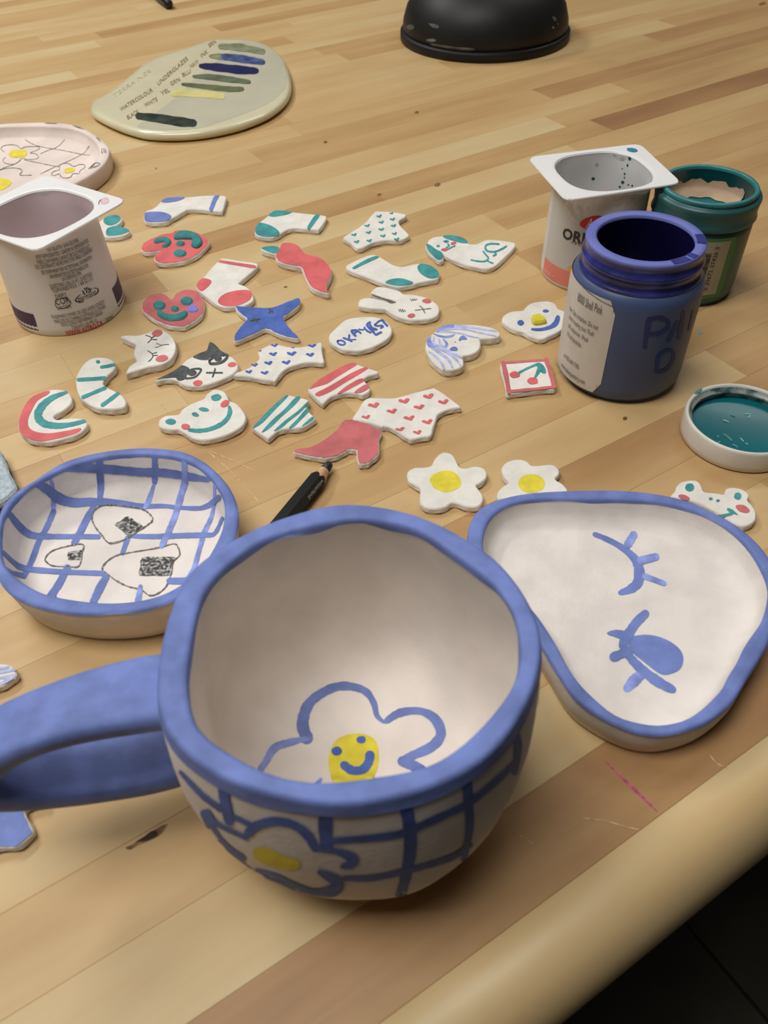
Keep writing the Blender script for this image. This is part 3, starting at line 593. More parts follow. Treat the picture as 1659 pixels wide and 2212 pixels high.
# --- bear / frog
r, f = charm('frog_head_charm', 'white frog head charm with teal eyes and wide teal smile beside the striped top', 'D', [(1015, 660), (1025, 635), (1060, 615), (1110, 610), (1145, 605), (1165, 575), (1210, 545), (1270, 520), (1305, 505), (1325, 475), (1360, 450), (1400, 447), (1440, 465), (1458, 495), (1470, 520), (1510, 535), (1545, 570), (1570, 610), (1572, 640), (1555, 675), (1500, 715), (1430, 745), (1350, 765), (1280, 770), (1225, 755), (1180, 725), (1145, 705), (1100, 705), (1050, 698), (1020, 685)])
ell('painted_eye', 'D', 1093, 655, 33, 19, f, M['teal'], r); ell('painted_eye', 'D', 1383, 500, 33, 21, f, M['teal'], r, -10)
ell('painted_nostril', 'D', 1250, 610, 24, 13, f, M['teal'], r, 15); ell('painted_nostril', 'D', 1305, 577, 32, 13, f, M['teal'], r, 8)
stroke('painted_smile', 'D', [(1212, 708), (1270, 714), (1340, 704), (1410, 675), (1455, 635), (1472, 590), (1467, 560)], [22, 26, 26, 28, 26, 28, 16], f, M['teal'], r)
ell('painted_cheek', 'D', 1188, 688, 28, 19, f, M['coral'], r); ell('painted_cheek', 'D', 1440, 540, 30, 20, f, M['coral'], r, -30)
# --- blue hearts underwear
r, f = charm('underwear_charm', 'white underwear charm with royal blue hearts below the star', 'E', [(237, 212), (270, 188), (305, 172), (345, 160), (400, 172), (470, 185), (540, 180), (600, 165), (660, 152), (662, 200), (668, 240), (675, 285), (620, 285), (560, 285), (500, 298), (440, 318), (395, 350), (370, 385), (350, 408), (330, 406), (250, 395), (170, 378), (80, 372), (95, 350), (140, 335), (190, 312), (228, 278), (247, 248)])
for x, y, s in ((348, 174, 28), (470, 188, 14), (598, 178, 32), (340, 232, 34), (462, 230, 38), (585, 237, 34), (252, 210, 12), (310, 292, 32), (428, 288, 34), (215, 305, 28), (178, 350, 28), (283, 357, 30)):
    heart('E', x, y, s, f, M['dblue'], r, -12, .55)
# --- coral striped top
r, f = charm('striped_top_charm', 'white tank top charm with coral stripes', 'E', [(570, 465), (600, 440), (660, 400), (730, 350), (790, 315), (840, 290), (880, 290), (900, 298), (960, 320), (1020, 338), (1038, 350), (1020, 362), (970, 375), (945, 392), (945, 408), (965, 430), (980, 455), (975, 478), (940, 498), (920, 500), (880, 488), (820, 488), (760, 498), (710, 520), (670, 560), (655, 552), (610, 510)])
for p in ([(578, 462), (640, 402), (740, 343), (845, 291), (895, 298), (850, 330), (760, 385), (700, 425), (640, 445), (600, 458)], [(618, 492), (690, 455), (760, 415), (850, 360), (940, 320), (968, 326), (910, 365), (800, 430), (720, 480), (640, 512)], [(768, 488), (830, 440), (900, 400), (935, 393), (945, 408), (880, 445), (810, 482), (775, 494)], [(878, 480), (940, 437), (963, 434), (976, 455), (930, 485), (895, 489)]):
    blob('painted_stripe', 'E', p, f, M['coral' if p[0][0] != 878 else 'rose'], r)
# --- teal striped top
r, f = charm('striped_top_charm', 'white tank top charm with teal stripes', 'E', [(200, 715), (230, 690), (290, 620), (350, 560), (410, 510), (440, 500), (490, 512), (550, 525), (575, 540), (565, 565), (560, 585), (580, 615), (615, 650), (612, 665), (570, 695), (530, 715), (480, 722), (420, 725), (370, 740), (345, 760), (310, 788), (295, 785), (250, 755)])
for p in ([(207, 713), (300, 612), (400, 520), (438, 503), (425, 525), (350, 600), (270, 685), (215, 720)], [(264, 745), (330, 670), (410, 600), (490, 516), (520, 522), (470, 580), (390, 650), (330, 710), (280, 746)], [(347, 735), (420, 670), (500, 610), (568, 545), (564, 570), (510, 625), (440, 680), (400, 715), (357, 740)], [(443, 718), (500, 660), (560, 592), (577, 610), (530, 660), (480, 710), (460, 720)], [(528, 708), (590, 652), (609, 650), (602, 666), (560, 695)]):
    blob('painted_stripe', 'E', p, f, M['teal'], r)
# --- coral hearts underwear
r, f = charm('underwear_charm', 'large white underwear charm with coral hearts touching the boot', 'E', [(865, 660), (895, 610), (935, 545), (955, 525), (985, 518), (1060, 520), (1140, 520), (1220, 500), (1310, 475), (1395, 455), (1410, 455), (1470, 490), (1530, 535), (1580, 575), (1575, 585), (1530, 590), (1480, 605), (1440, 625), (1425, 645), (1415, 680), (1400, 720), (1385, 770), (1330, 780), (1260, 795), (1235, 790), (1200, 770), (1160, 740), (1110, 715), (1070, 708), (1060, 712), (1000, 692), (930, 675)])
for x, y in ((1010, 573), (1210, 545), (1370, 514), (1130, 612), (1310, 585), (1470, 551), (958, 650), (1245, 658), (1365, 683), (1182, 732), (1298, 752)):
    heart('E', x, y, 44 if y not in (732, 752, 650) else 36, f, M['coral'], r, -18, .52)
# --- boot
r, f = charm('boot_charm', 'coral heeled boot charm lying on its side', 'E', [(475, 870), (510, 855), (570, 850), (630, 825), (700, 780), (760, 730), (785, 690), (815, 667), (850, 664), (900, 672), (960, 692), (1015, 716), (1055, 738), (1055, 762), (1040, 800), (1040, 840), (1042, 885), (1015, 915), (985, 940), (965, 955), (930, 958), (905, 955), (898, 930), (893, 890), (890, 868), (860, 862), (830, 865), (810, 880), (770, 900), (720, 915), (670, 920), (600, 910), (530, 895), (480, 885)], top='rose')
# --- cherry tile
r, f = charm('cherry_tile', 'square white charm with coral border and a pair of cherries', 'C', [(5, 1415), (60, 1408), (160, 1402), (280, 1392), (293, 1396), (310, 1450), (330, 1510), (345, 1570), (290, 1578), (180, 1590), (90, 1602), (45, 1605), (35, 1570), (20, 1490)])
strokes('painted_border', 'C', [[(20, 1417), (150, 1407), (285, 1398)], {'p': [(285, 1398), (310, 1470), (334, 1562)], 'w': 26}, {'p': [(334, 1565), (200, 1580), (55, 1594)], 'w': 18}, {'p': [(20, 1417), (38, 1500), (55, 1594)], 'w': 30}], 14, f, M['rose'], r)
ell('painted_cherry', 'C', 92, 1490, 32, 20, f, M['coral'], r); ell('painted_cherry', 'C', 203, 1528, 33, 22, f, M['coral'], r)
strokes('painted_stem', 'C', [[(118, 1477), (170, 1450), (235, 1422)], {'p': [(245, 1450), (232, 1480), (218, 1505)], 'w': [26, 20, 12]}], 13, f, M['teal'], r)
blob('painted_leaf', 'C', [(222, 1420), (250, 1416), (275, 1440), (286, 1476), (268, 1482), (242, 1462)], f, M['teal'], r)
# --- daisies
r, f = charm('flower_charm', 'five-petal white flower charm with yellow centre in front of the underwear charm', 'G', [(42, 850), (45, 825), (75, 808), (110, 808), (148, 800), (165, 770), (190, 745), (215, 740), (245, 752), (262, 780), (275, 805), (300, 812), (340, 803), (380, 810), (397, 830), (395, 855), (370, 878), (350, 890), (360, 905), (380, 935), (378, 965), (355, 985), (310, 985), (265, 970), (240, 968), (215, 985), (175, 995), (130, 992), (105, 975), (98, 945), (100, 905), (80, 890), (50, 872)])
blob('painted_centre', 'G', [(140, 865), (160, 840), (190, 828), (220, 823), (250, 830), (275, 855), (283, 885), (265, 905), (225, 920), (190, 915), (160, 900), (148, 880)], f, M['yellow'], r)
r, f = charm('flower_charm', 'white flower charm with yellow centre partly hidden by the face dish', 'G', [(465, 815), (480, 790), (510, 775), (550, 772), (580, 782), (600, 800), (650, 797), (690, 795), (720, 815), (722, 840), (705, 860), (735, 880), (758, 905), (755, 922), (700, 932), (640, 934), (540, 938), (470, 952), (445, 945), (450, 915), (475, 890), (497, 875), (475, 850)])
blob('painted_centre', 'G', ellpts(598, 882, 60, 42), f, M['yellow'], r)
# --- frog right
r, f = charm('frog_head_charm', 'white frog head charm peeking out behind the face dish rim', 'FR', [(205, 495), (240, 450), (280, 400), (300, 340), (360, 285), (460, 257), (560, 255), (630, 290), (665, 345), (690, 410), (730, 435), (860, 445), (1010, 468), (1020, 430), (1040, 385), (1110, 365), (1200, 370), (1290, 400), (1360, 450), (1380, 500), (1360, 560), (1420, 630), (1470, 710), (1485, 780), (1470, 860), (1400, 920), (1300, 950), (1200, 930), (1080, 860), (960, 780), (820, 700), (640, 610), (440, 555), (260, 520)])
ell('painted_eye', 'FR', 485, 370, 66, 62, f, M['teal'], r); ell('painted_eye', 'FR', 1205, 500, 54, 56, f, M['teal'], r, 20)
ell('painted_nostril', 'FR', 800, 540, 30, 22, f, M['teal'], r); ell('painted_nostril', 'FR', 908, 568, 28, 20, f, M['teal'], r)
ell('painted_cheek', 'FR', 400, 520, 90, 36, f, M['rose'], r, 18); ell('painted_cheek', 'FR', 1275, 688, 108, 52, f, M['rose'], r, 20)
strokes('painted_smile', 'FR', [{'p': [(920, 800), (1010, 790), (1100, 765), (1130, 750)], 'w': [40, 46, 50, 40]}, {'p': [(1060, 700), (1120, 730), (1200, 780)], 'w': [46, 50, 10]}], 40, f, M['teal'], r)
# --- left edge pieces
r, f = charm('striped_charm', 'rounded charm with pale blue stripes cut off at the left edge', 'L', [(-130, 130), (0, 122), (60, 128), (105, 150), (130, 195), (128, 228), (90, 252), (40, 288), (0, 308), (-130, 330)])
for p in ([(-120, 160), (0, 165), (70, 150)], [(-120, 200), (0, 195), (60, 180), (118, 175)], [(-120, 250), (0, 240), (60, 230), (125, 215)], [(-120, 300), (0, 285), (50, 262), (95, 240)]):
    stroke('painted_stripe', 'L', p, [18, 22, 30, 20][:len(p)] if len(p) > 3 else [18, 22, 12], f, M['blue3'], r)
r, f = charm('star_charm', 'periwinkle blue charm under the mug handle cut off at the left edge', 'L', [(-320, 1180), (-150, 1120), (0, 1095), (150, 1150), (300, 1205), (372, 1215), (340, 1235), (260, 1255), (205, 1275), (195, 1310), (230, 1390), (262, 1465), (215, 1520), (120, 1588), (0, 1588), (-200, 1640), (-330, 1560), (-260, 1380)], top='blue')
# ------------------------------------------------------------------ mug
NS = 96; TH = np.linspace(0, 2 * np.pi, NS, endpoint=False)
def smoothr(r, k=2):
    for _ in range(k): r = (np.roll(r, 1) + 2 * r + np.roll(r, -1)) / 4
    return r
OUT = [(343, 1472), (360, 1364), (403, 1250), (463, 1196), (560, 1141), (680, 1101), (750, 1091), (842, 1101), (924, 1125), (1005, 1168), (1070, 1212), (1130, 1288), (1163, 1364), (1163, 1429), (1146, 1494), (1103, 1570), (1060, 1624), (994, 1668), (897, 1708), (788, 1730), (707, 1735), (625, 1722), (533, 1697), (463, 1668), (398, 1619), (360, 1570), (346, 1521)]
INN = [(408, 1413), (417, 1364), (441, 1277), (490, 1223), (555, 1174), (625, 1150), (707, 1131), (777, 1121), (842, 1131), (908, 1147), (978, 1196), (1032, 1234), (1081, 1277), (1114, 1331), (1125, 1396), (1125, 1434), (1114, 1478), (1076, 1532), (1022, 1592), (951, 1646), (897, 1665), (821, 1678), (712, 1692), (647, 1689), (571, 1670), (506, 1635), (446, 1597), (417, 1564), (408, 1521), (403, 1467)]
MH = .0956; MC = (-.0131, .147)
ro = smoothr(polar([at(x, y, MH) for x, y in spline(OUT)], MC, NS), 3); ri = smoothr(polar([at(x, y, MH) for x, y in spline(INN)], MC, NS), 3)
rom, rim_ = float(ro.mean()), float(ri.mean())
wobo = .0004 * np.sin(5 * TH + 1) + .0003 * np.sin(9 * TH)
def o_ring(k, bl): return rom * k * (1 + (ro / rom - 1) * bl) + wobo
def i_ring(k, bl): return rim_ * k * (1 + (ri / rim_ - 1) * bl) + wobo * .7
outer = [(o_ring(.54, .3), 0.0), (o_ring(.62, .3), .0006), (o_ring(.78, .35), .0045), (o_ring(.89, .4), .0105), (o_ring(.96, .45), .018), (o_ring(1.02, .5), .030), (o_ring(1.05, .6), .044), (o_ring(1.06, .75), .058), (o_ring(1.05, .85), .072), (o_ring(1.032, .95), .084), (ro * 1.012, .0915), (ro + .0002, MH - .0016), (ro, MH - .0006)]
top = [(ro - .0006, MH), (ro * .5 + ri * .5, MH + .0002), (ri + .0006, MH)]
inner = [(ri, MH - .0007), (ri - .0001, MH - .0018), (i_ring(1.015, .95), .088), (i_ring(1.05, .85), .075), (i_ring(1.06, .7), .060), (i_ring(1.04, .6), .045), (i_ring(.98, .5), .032), (i_ring(.88, .45), .0215), (i_ring(.76, .4), .0155), (i_ring(.60, .3), .0118), (i_ring(.40, .2), .0098), (i_ring(.2, .1), .0090)]
mug = thing('mug', 'large handmade clay mug with blue rim and handle, checked outside and smiling flower inside', 'mug', (MC[0], MC[1], 0))
V, F = rings_mesh(MC, outer + top + inner)
mk('body', V, F, M['clay_in'], mug, True)
SMUG_O = Surf(*rings_mesh(MC, outer), near=MC); SMUG_I = Surf(*rings_mesh(MC, inner, False, True))
# blue rim band
off = .0005; jag = .0012 * np.sin(7 * TH) * np.sin(3 * TH + 1) + .0006 * np.sin(13 * TH)
ob = [(o_ring(1.035, .95) * .3 + ro * 1.012 * .7 + off, .0898 + jag * .6), (ro * 1.012 + off, .0918 + jag * .3), (ro + .0002 + off, MH - .0014), (ro + off, MH - .0004), (ro - .0004 + off * .3, MH + .0004), (ro * .8 + ri * .2, MH + .0006), (ro * .2 + ri * .8, MH + .0006), (ri + .0005 - off * .3, MH + .0004), (ri - off * .6, MH - .0005), (ri - .0001 - off * .6, MH - .0016), (i_ring(1.0, 1) - off * .6, MH - .0028 + jag)]
V, F = rings_mesh(MC, ob, False, False); mk('rim_band', V, F, M['blue'], mug, True)
# handle: strap swept along a loop
hd = Vector((-.048, -.0125, 0)).normalized(); hn = Vector((-hd.y, hd.x, 0))
if hn.y < 0: hn = -hn
hpath = spline([(.0568, .0765), (.068, .0788), (.088, .0795), (.107, .0755), (.1205, .0655), (.1230, .057), (.116, .0490), (.101, .0430), (.080, .0395), (.064, .0390), (.0560, .040)], False, 5)
sec = []
for k in range(16):
    t = 2 * math.pi * k / 16; c_, s_ = math.cos(t), math.sin(t)
    sec.append((math.copysign(abs(c_) ** .42, c_), math.copysign(abs(s_) ** .6, s_)))
V = []; F = []; hp0 = Vector((MC[0], MC[1], 0)) + hn * .0085
for i, (s_, z_) in enumerate(hpath):
    a = Vector(hpath[max(i - 1, 0)]); b = Vector(hpath[min(i + 1, len(hpath) - 1)]); t = (b - a).normalized(); n2 = Vector((-t.y, t.x))
    fr = i / (len(hpath) - 1); w = .0108 + .0022 * abs(2 * fr - 1) ** 2 + .0006 * math.sin(fr * 17); th_ = .0050 + .0003 * math.sin(fr * 23)
    for a_, b_ in sec:
        p = hp0 + hd * (s_ + n2.x * b_ * th_) + Vector((0, 0, z_ + n2.y * b_ * th_)) + hn * (a_ * w)
        V.append(p)
n = len(sec)
for i in range(len(hpath) - 1):
    for k in range(n): F.append((i * n + k, i * n + (k + 1) % n, (i + 1) * n + (k + 1) % n, (i + 1) * n + k))
F += [tuple(range(n))[::-1], tuple(range((len(hpath) - 1) * n, len(hpath) * n))]
mk('handle', V, F, M['blue'], mug, True)
# inside flower
B = M['blue2']
stroke('painted_petal', 'J', [(668, 985), (652, 925), (680, 845), (760, 790), (830, 778), (900, 798), (935, 845), (948, 895), (975, 922)], [52, 50, 40, 36, 34, 30, 26, 20, 12], SMUG_I, M['blue'], mug)
stroke('painted_petal', 'J', [(985, 918), (1040, 885), (1120, 878), (1180, 910), (1203, 970), (1165, 1020), (1090, 1055), (1045, 1078)], [24, 34, 30, 38, 42, 40, 36, 30], SMUG_I, M['blue'], mug)
stroke('painted_petal', 'J', [(1050, 1078), (1110, 1105), (1180, 1160), (1190, 1230), (1130, 1290), (1030, 1300), (960, 1270)], 42, SMUG_I, M['blue'], mug)
stroke('painted_petal', 'J', [(680, 985), (600, 1003), (540, 1025), (505, 1080), (475, 1130), (470, 1200), (530, 1250), (620, 1240), (690, 1190), (725, 1150)], [16, 30, 34, 26, 26, 30, 30, 30, 26, 14], SMUG_I, M['blue2'], mug)
stroke('painted_petal', 'J', [(690, 1200), (690, 1290), (760, 1370), (860, 1380), (930, 1330), (955, 1270)], 34, SMUG_I, M['blue'], mug)
blob('painted_centre', 'J', [(755, 1090), (765, 1030), (790, 990), (840, 970), (900, 970), (945, 1000), (955, 1060), (945, 1120), (910, 1170), (850, 1185), (780, 1170)], SMUG_I, M['yellow'], mug)
ell('painted_eye', 'J', 788, 1038, 22, 18, SMUG_I, M['dblue'], mug, lift=.0006); ell('painted_eye', 'J', 885, 993, 19, 15, SMUG_I, M['dblue'], mug, lift=.0006)
stroke('painted_smile', 'J', [(818, 1095), (850, 1115), (890, 1112), (914, 1085), (920, 1055)], 36, SMUG_I, M['dblue'], mug, lift=.0006)
# outside checks and flower
def ms(nm, p, w, m='dblue'): stroke(nm, 'K', p, w, SMUG_O, M[m], mug, lift=.0006)
ms('painted_line', [(258, 385), (268, 450), (285, 530)], [40, 45, 40]); ms('painted_line', [(692, 455), (688, 540), (690, 640)], [60, 62, 50])
ms('painted_line', [(1018, 430), (1040, 540), (1045, 650), (1030, 750), (1005, 850)], [50, 58, 52, 50, 44]); ms('painted_line', [(1283, 335), (1290, 450), (1295, 560), (1270, 690)], [40, 44, 34, 28])
ms('painted_line', [(1486, 148), (1500, 220), (1485, 330)], [30, 34, 22]); ms('painted_line', [(80, 325), (130, 380), (180, 430), (250, 480)], [16, 24, 26, 30])
ms('painted_line', [(285, 505), (330, 525), (380, 550)], 24); ms('painted_line', [(715, 615), (870, 603), (1000, 585), (1100, 545), (1200, 500), (1290, 455), (1400, 370), (1490, 285)], [26, 32, 32, 32, 32, 32, 28, 24])
ms('painted_line', [(770, 772), (880, 772), (1000, 748), (1130, 715), (1230, 680), (1300, 630)], [20, 28, 26, 26, 26, 20])
ms('painted_petal', [(365, 582), (400, 550), (480, 530), (560, 548), (615, 592), (645, 645)], [38, 42, 38, 36, 40, 34]); ms('painted_petal', [(655, 645), (740, 658), (800, 685), (795, 712), (760, 722)], [22, 26, 50, 40, 20])
ms('painted_petal', [(665, 745), (735, 785), (725, 822), (640, 830), (560, 800), (480, 762), (400, 738)], [24, 54, 52, 26, 22, 20, 14])
ms('painted_petal', [(355, 600), (280, 565), (225, 535), (195, 490)], 22); ms('painted_petal', [(180, 500), (220, 580), (270, 640), (340, 690)], 34); ms('painted_petal', [(215, 610), (300, 690), (400, 755), (520, 805), (640, 835)], 18)
blob('painted_centre', 'K', [(388, 650), (440, 642), (520, 680), (580, 700), (570, 735), (500, 735), (430, 712), (392, 690)], SMUG_O, M['yellow'], mug, lift=.0006)

# the checks go on round the far side of the mug
def mug_strip(tz, w):
    V = []; F = []; zs = [z for _, z in outer]
    def pt(t, z):
        rr_ = [float(np.interp(t % (2 * math.pi), np.append(TH, 2 * math.pi), np.append(r, r[0]))) for r, _ in outer]
        q = float(np.interp(z, zs, rr_)) + .0003; return (MC[0] + q * math.cos(t), MC[1] + q * math.sin(t), z)
    n = len(tz)
    for i, (t, z) in enumerate(tz):
        a, b = tz[max(i - 1, 0)], tz[min(i + 1, n - 1)]; dt, dz = (b[0] - a[0]) * .057, b[1] - a[1]; L = math.hypot(dt, dz); ww = w * random.uniform(.85, 1.15) / 2
        for s in (-1, 0, 1): V.append(pt(t - s * dz / L * ww / .057, z + s * dt / L * ww))
    for i in range(n - 1):
        for k in (0, 1): F.append((i * 3 + k, (i + 1) * 3 + k, (i + 1) * 3 + k + 1, i * 3 + k + 1))
    mk('painted_line', V, F, M['dblue'], mug, True)
for k, deg in enumerate((-2, 24, 50, 77, 103, 130, 154)):
    t = math.radians(deg); mug_strip([(t + .02 * math.sin(i * .9 + k), .088 - i * .0066) for i in range(12)], .0042)
for k, z in enumerate((.070, .046, .024)):
    mug_strip([(math.radians(-18 + i * 6.2) , z + .0012 * math.sin(i * .5 + k)) for i in range(29)], .0034)

# ------------------------------------------------------------------ dishes
def dish(name, label, cat, crop, out, inn, H, floor_z, foot, mw, mfloor, jag_seed=1, fillet=.006, Nn=120):
    po = [at(x, y, H) for x, y in spline(PX(crop, out))]; pi_ = [at(x, y, H) for x, y in spline(PX(crop, inn))]
    c = (sum(p[0] for p in po) / len(po), sum(p[1] for p in po) / len(po))
    a = smoothr(polar(po, c, Nn), 2); b = smoothr(polar(pi_, c, Nn), 2); b = np.minimum(b, a - .0018)
    root = thing(name, label, cat, (c[0], c[1], 0))
    out_r = [(a * foot - .0016, 0.0), (a * foot, .0012), (a * (foot * .5 + .5) + .0008, H * .5), (a + .0003, H - .0018), (a, H - .0006)]
    top_r = [(a - .0006, H), ((a + b) / 2, H + .0001), (b + .0006, H)]
    in_r = [(b, H - .0006), (b - .0002, H - .0015), (b - .0010, H - .004), (b - .0022, floor_z + fillet * .75), (b - .0045, floor_z + fillet * .28), (b - .0085, floor_z + .0005), (b * .8 - .006, floor_z), (b * .4, floor_z)]
    V, F = rings_mesh(c, out_r + top_r + in_r); mk('body', V, F, mw, root, True)
    return root, c, a, b, Surf(*rings_mesh(c, in_r, False, True)), Surf(*rings_mesh(c, out_r + top_r, False, False))
def rim_band(c, a, b, H, m, root, din=.0020, dout=.0004, seed=0.0):
    Nn = len(a); t = np.linspace(0, 2 * np.pi, Nn, endpoint=False); jg = .0007 * np.sin(8 * t + seed) * np.sin(3 * t) + .0004 * np.sin(17 * t + seed); o = .0004
    rr = [(a + .0003 + o, H - .0012 - dout + jg * .6), (a + o, H - .0003), (a - .0004, H + o), (a * .7 + b * .3, H + o * 1.2), (a * .3 + b * .7, H + o * 1.2), (b + .0004, H + o), (b - o * .6, H - .0004), (b - .0002 - o * .6, H - .0012 - din + jg)]
    V, F = rings_mesh(c, rr, False, False); mk('rim_band', V, F, m, root, True)
# left checked dish
LO = [(0, 520), (30, 440), (100, 370), (200, 310), (300, 240), (400, 180), (500, 145), (650, 112), (800, 92), (950, 85), (1100, 98), (1200, 120), (1300, 175), (1380, 240), (1450, 320), (1500, 420), (1520, 510), (1515, 580), (1500, 650), (1455, 750), (1380, 855), (1270, 960), (1130, 1045), (1000, 1095), (850, 1125), (700, 1138), (500, 1138), (350, 1115), (200, 1080), (100, 1030), (40, 980), (-5, 910), (-25, 800), (-25, 650)]
LI = [(10, 560), (40, 500), (90, 420), (230, 310), (400, 220), (560, 165), (740, 132), (950, 125), (1150, 148), (1250, 190), (1340, 260), (1410, 360), (1440, 430), (1440, 520), (1420, 620), (1350, 760), (1270, 870), (1180, 945), (1050, 1020), (870, 1065), (650, 1075), (400, 1045), (250, 1005), (120, 930), (40, 860), (10, 800), (0, 680)]
d, c, a, b, SI, SO = dish('dish', 'round clay dish with blue rim, blue checks and pencilled rice balls', 'dish', 'H', LO, LI, .0258, .0058, .925, M['clay_rim'], M['clay'])
rim_band(c, a, b, .0258, M['blue'], d, .0006, -.0004)
for p, w in (([(635, 150), (640, 260), (645, 330), (640, 400)], [45, 50, 42, 36]), ([(600, 460), (545, 560), (505, 640), (475, 690)], [40, 46, 46, 40]), ([(432, 850), (380, 950), (320, 1040), (300, 1070)], [44, 48, 50, 50]), ([(990, 130), (992, 215), (990, 300)], [36, 40, 32]), ([(985, 320), (952, 420), (925, 475)], [20, 34, 24]), ([(818, 660), (785, 755)], [34, 30]), ([(680, 910), (640, 980), (595, 1075)], [46, 52, 44]), ([(1180, 160), (1182, 300), (1158, 390), (1120, 520), (1070, 640), (1035, 710)], [30, 42, 44, 38, 38, 34]), ([(900, 970), (885, 1060)], [28, 44]), ([(310, 255), (335, 330), (342, 470)], [22, 26, 30]), ([(342, 490), (300, 590), (250, 680), (205, 800), (155, 905)], [40, 36, 36, 38, 30]), ([(1375, 310), (1372, 420), (1355, 520), (1310, 620), (1280, 720), (1240, 860), (1195, 930)], [18, 20, 28, 34, 32, 34, 36])):
    stroke('painted_line', 'H', p, w, SI, M['blue2' if w[0] < 32 else 'blue'], d, lift=.0004)
for p, w in (([(430, 215), (520, 210), (700, 218), (900, 235), (1050, 240), (1200, 262), (1335, 285)], [36, 50, 56, 54, 54, 52, 26]), ([(232, 305), (300, 345), (380, 405), (470, 432), (600, 428), (720, 432), (900, 455), (1050, 455), (1150, 465), (1300, 465), (1400, 400)], [46, 62, 70, 60, 52, 44, 34, 28, 24, 30, 40]), ([(50, 490), (120, 580), (200, 640), (330, 650), (480, 650), (630, 652)], [30, 46, 46, 36, 32, 30]), ([(840, 648), (1000, 650), (1150, 645), (1300, 640), (1375, 630), (1425, 530)], [26, 34, 36, 34, 26, 22]), ([(15, 745), (80, 810), (150, 852), (300, 870), (480, 880), (655, 886)], [20, 28, 40, 36, 34, 34]), ([(1085, 935), (1200, 935)], [42, 46]), ([(15, 840), (70, 880), (150, 900)], [14, 28, 34])):
    stroke('painted_line', 'H', p, w, SI, M['blue'], d, lift=.0005)
WB = M['clay']
for pts, nori in (([(590, 540), (600, 490), (650, 455), (740, 450), (830, 460), (920, 480), (970, 520), (975, 550), (940, 580), (880, 620), (800, 670), (730, 692), (690, 688), (650, 640), (610, 590)], [(735, 575), (778, 548), (820, 522), (870, 555), (920, 590), (870, 620), (820, 645), (778, 610)]),
                  ([(290, 790), (330, 745), (420, 715), (530, 700), (525, 760), (505, 840), (430, 842), (340, 838), (300, 815)], [(440, 750), (485, 742), (530, 735), (526, 765), (520, 795), (478, 798), (435, 800)]),
                  ([(655, 860), (680, 815), (750, 770), (850, 750), (1000, 725), (1110, 697), (1140, 720), (1150, 770), (1110, 810), (1100, 870), (1070, 960), (1020, 1010), (960, 1028), (900, 990), (820, 970), (740, 930), (690, 890)], [(910, 785), (1010, 782), (1120, 780), (1110, 825), (1100, 870), (1080, 900), (985, 900), (890, 900), (900, 840)])):
    stroke('pencilled_rice_ball', 'H', pts, 9, SI, M['pencil'], d, True, 5, .5, .0007)
    blob('pencilled_seaweed', 'H', nori, SI, M['scribble'], d, 2, .0007, .8)

# right face dish
RO = [(75, 300), (90, 230), (130, 150), (200, 115), (290, 85), (400, 65), (550, 55), (700, 50), (850, 50), (1000, 60), (1130, 80), (1260, 115), (1370, 170), (1460, 215), (1550, 280), (1620, 350), (1668, 420), (1700, 500), (1712, 600), (1700, 700), (1675, 780), (1645, 870), (1590, 960), (1545, 1030), (1500, 1110), (1460, 1170), (1400, 1220), (1320, 1275), (1220, 1310), (1120, 1335), (1000, 1330), (900, 1300), (800, 1250), (720, 1200), (640, 1140), (580, 1050), (540, 980), (490, 900), (440, 830), (370, 745), (290, 655), (200, 560), (120, 450), (85, 370)]
RI = [(150, 350), (160, 260), (195, 185), (300, 120), (450, 95), (560, 95), (700, 98), (900, 100), (1050, 110), (1180, 130), (1300, 165), (1370, 205), (1440, 240), (1520, 300), (1580, 380), (1620, 440), (1655, 520), (1665, 610), (1640, 720), (1590, 800), (1540, 870), (1500, 960), (1450, 1030), (1430, 1090), (1380, 1140), (1330, 1190), (1250, 1250), (1150, 1285), (1050, 1290), (950, 1270), (850, 1240), (780, 1180), (700, 1110), (640, 1040), (590, 960), (550, 880), (500, 800), (440, 710), (360, 620), (270, 530), (190, 440)]
d, c, a, b, SI, SO = dish('face_dish', 'pebble-shaped clay dish with blue rim and two blue lashed eyes', 'dish', 'I', RO, RI, .0165, .0050, .992, M['clay_rim'], M['clay'], fillet=.005)
rim_band(c, a, b, .0165, M['blue'], d, .0002, 0, seed=2.0)
stroke('painted_eyelid', 'I', [(745, 280), (800, 302), (870, 338), (930, 382), (968, 430), (980, 490), (968, 540), (930, 570), (880, 588)], [26, 28, 32, 38, 50, 58, 54, 46, 26], SI, M['blue'], d)
for p, w in (([(918, 335), (948, 285)], [44, 42]), ([(985, 420), (1065, 400)], [44, 40]), ([(1010, 502), (1110, 540)], [34, 28])): stroke('painted_lash', 'I', p, w, SI, M['blue2'], d, lift=.0005)
blob('painted_cheek', 'I', [(920, 835), (980, 812), (1060, 815), (1140, 845), (1195, 890), (1212, 940), (1195, 990), (1150, 1015), (1100, 1020), (1050, 990), (1000, 950), (940, 900)], SI, M['blue'], d)
stroke('painted_eyelid', 'I', [(1010, 700), (960, 750), (915, 820), (895, 870), (935, 935), (1000, 1000), (1080, 1060), (1155, 1100)], [46, 46, 54, 46, 44, 50, 56, 40], SI, M['blue'], d, lift=.0005)
for p, w in (([(815, 803), (850, 803), (885, 810)], [14, 36, 46]), ([(845, 928), (930, 892)], [52, 46]), ([(995, 1012), (950, 1055), (915, 1092)], [56, 62, 44])): stroke('painted_lash', 'I', p, w, SI, M['blue2' if p[0][0] > 900 else 'blue'], d, lift=.0006)

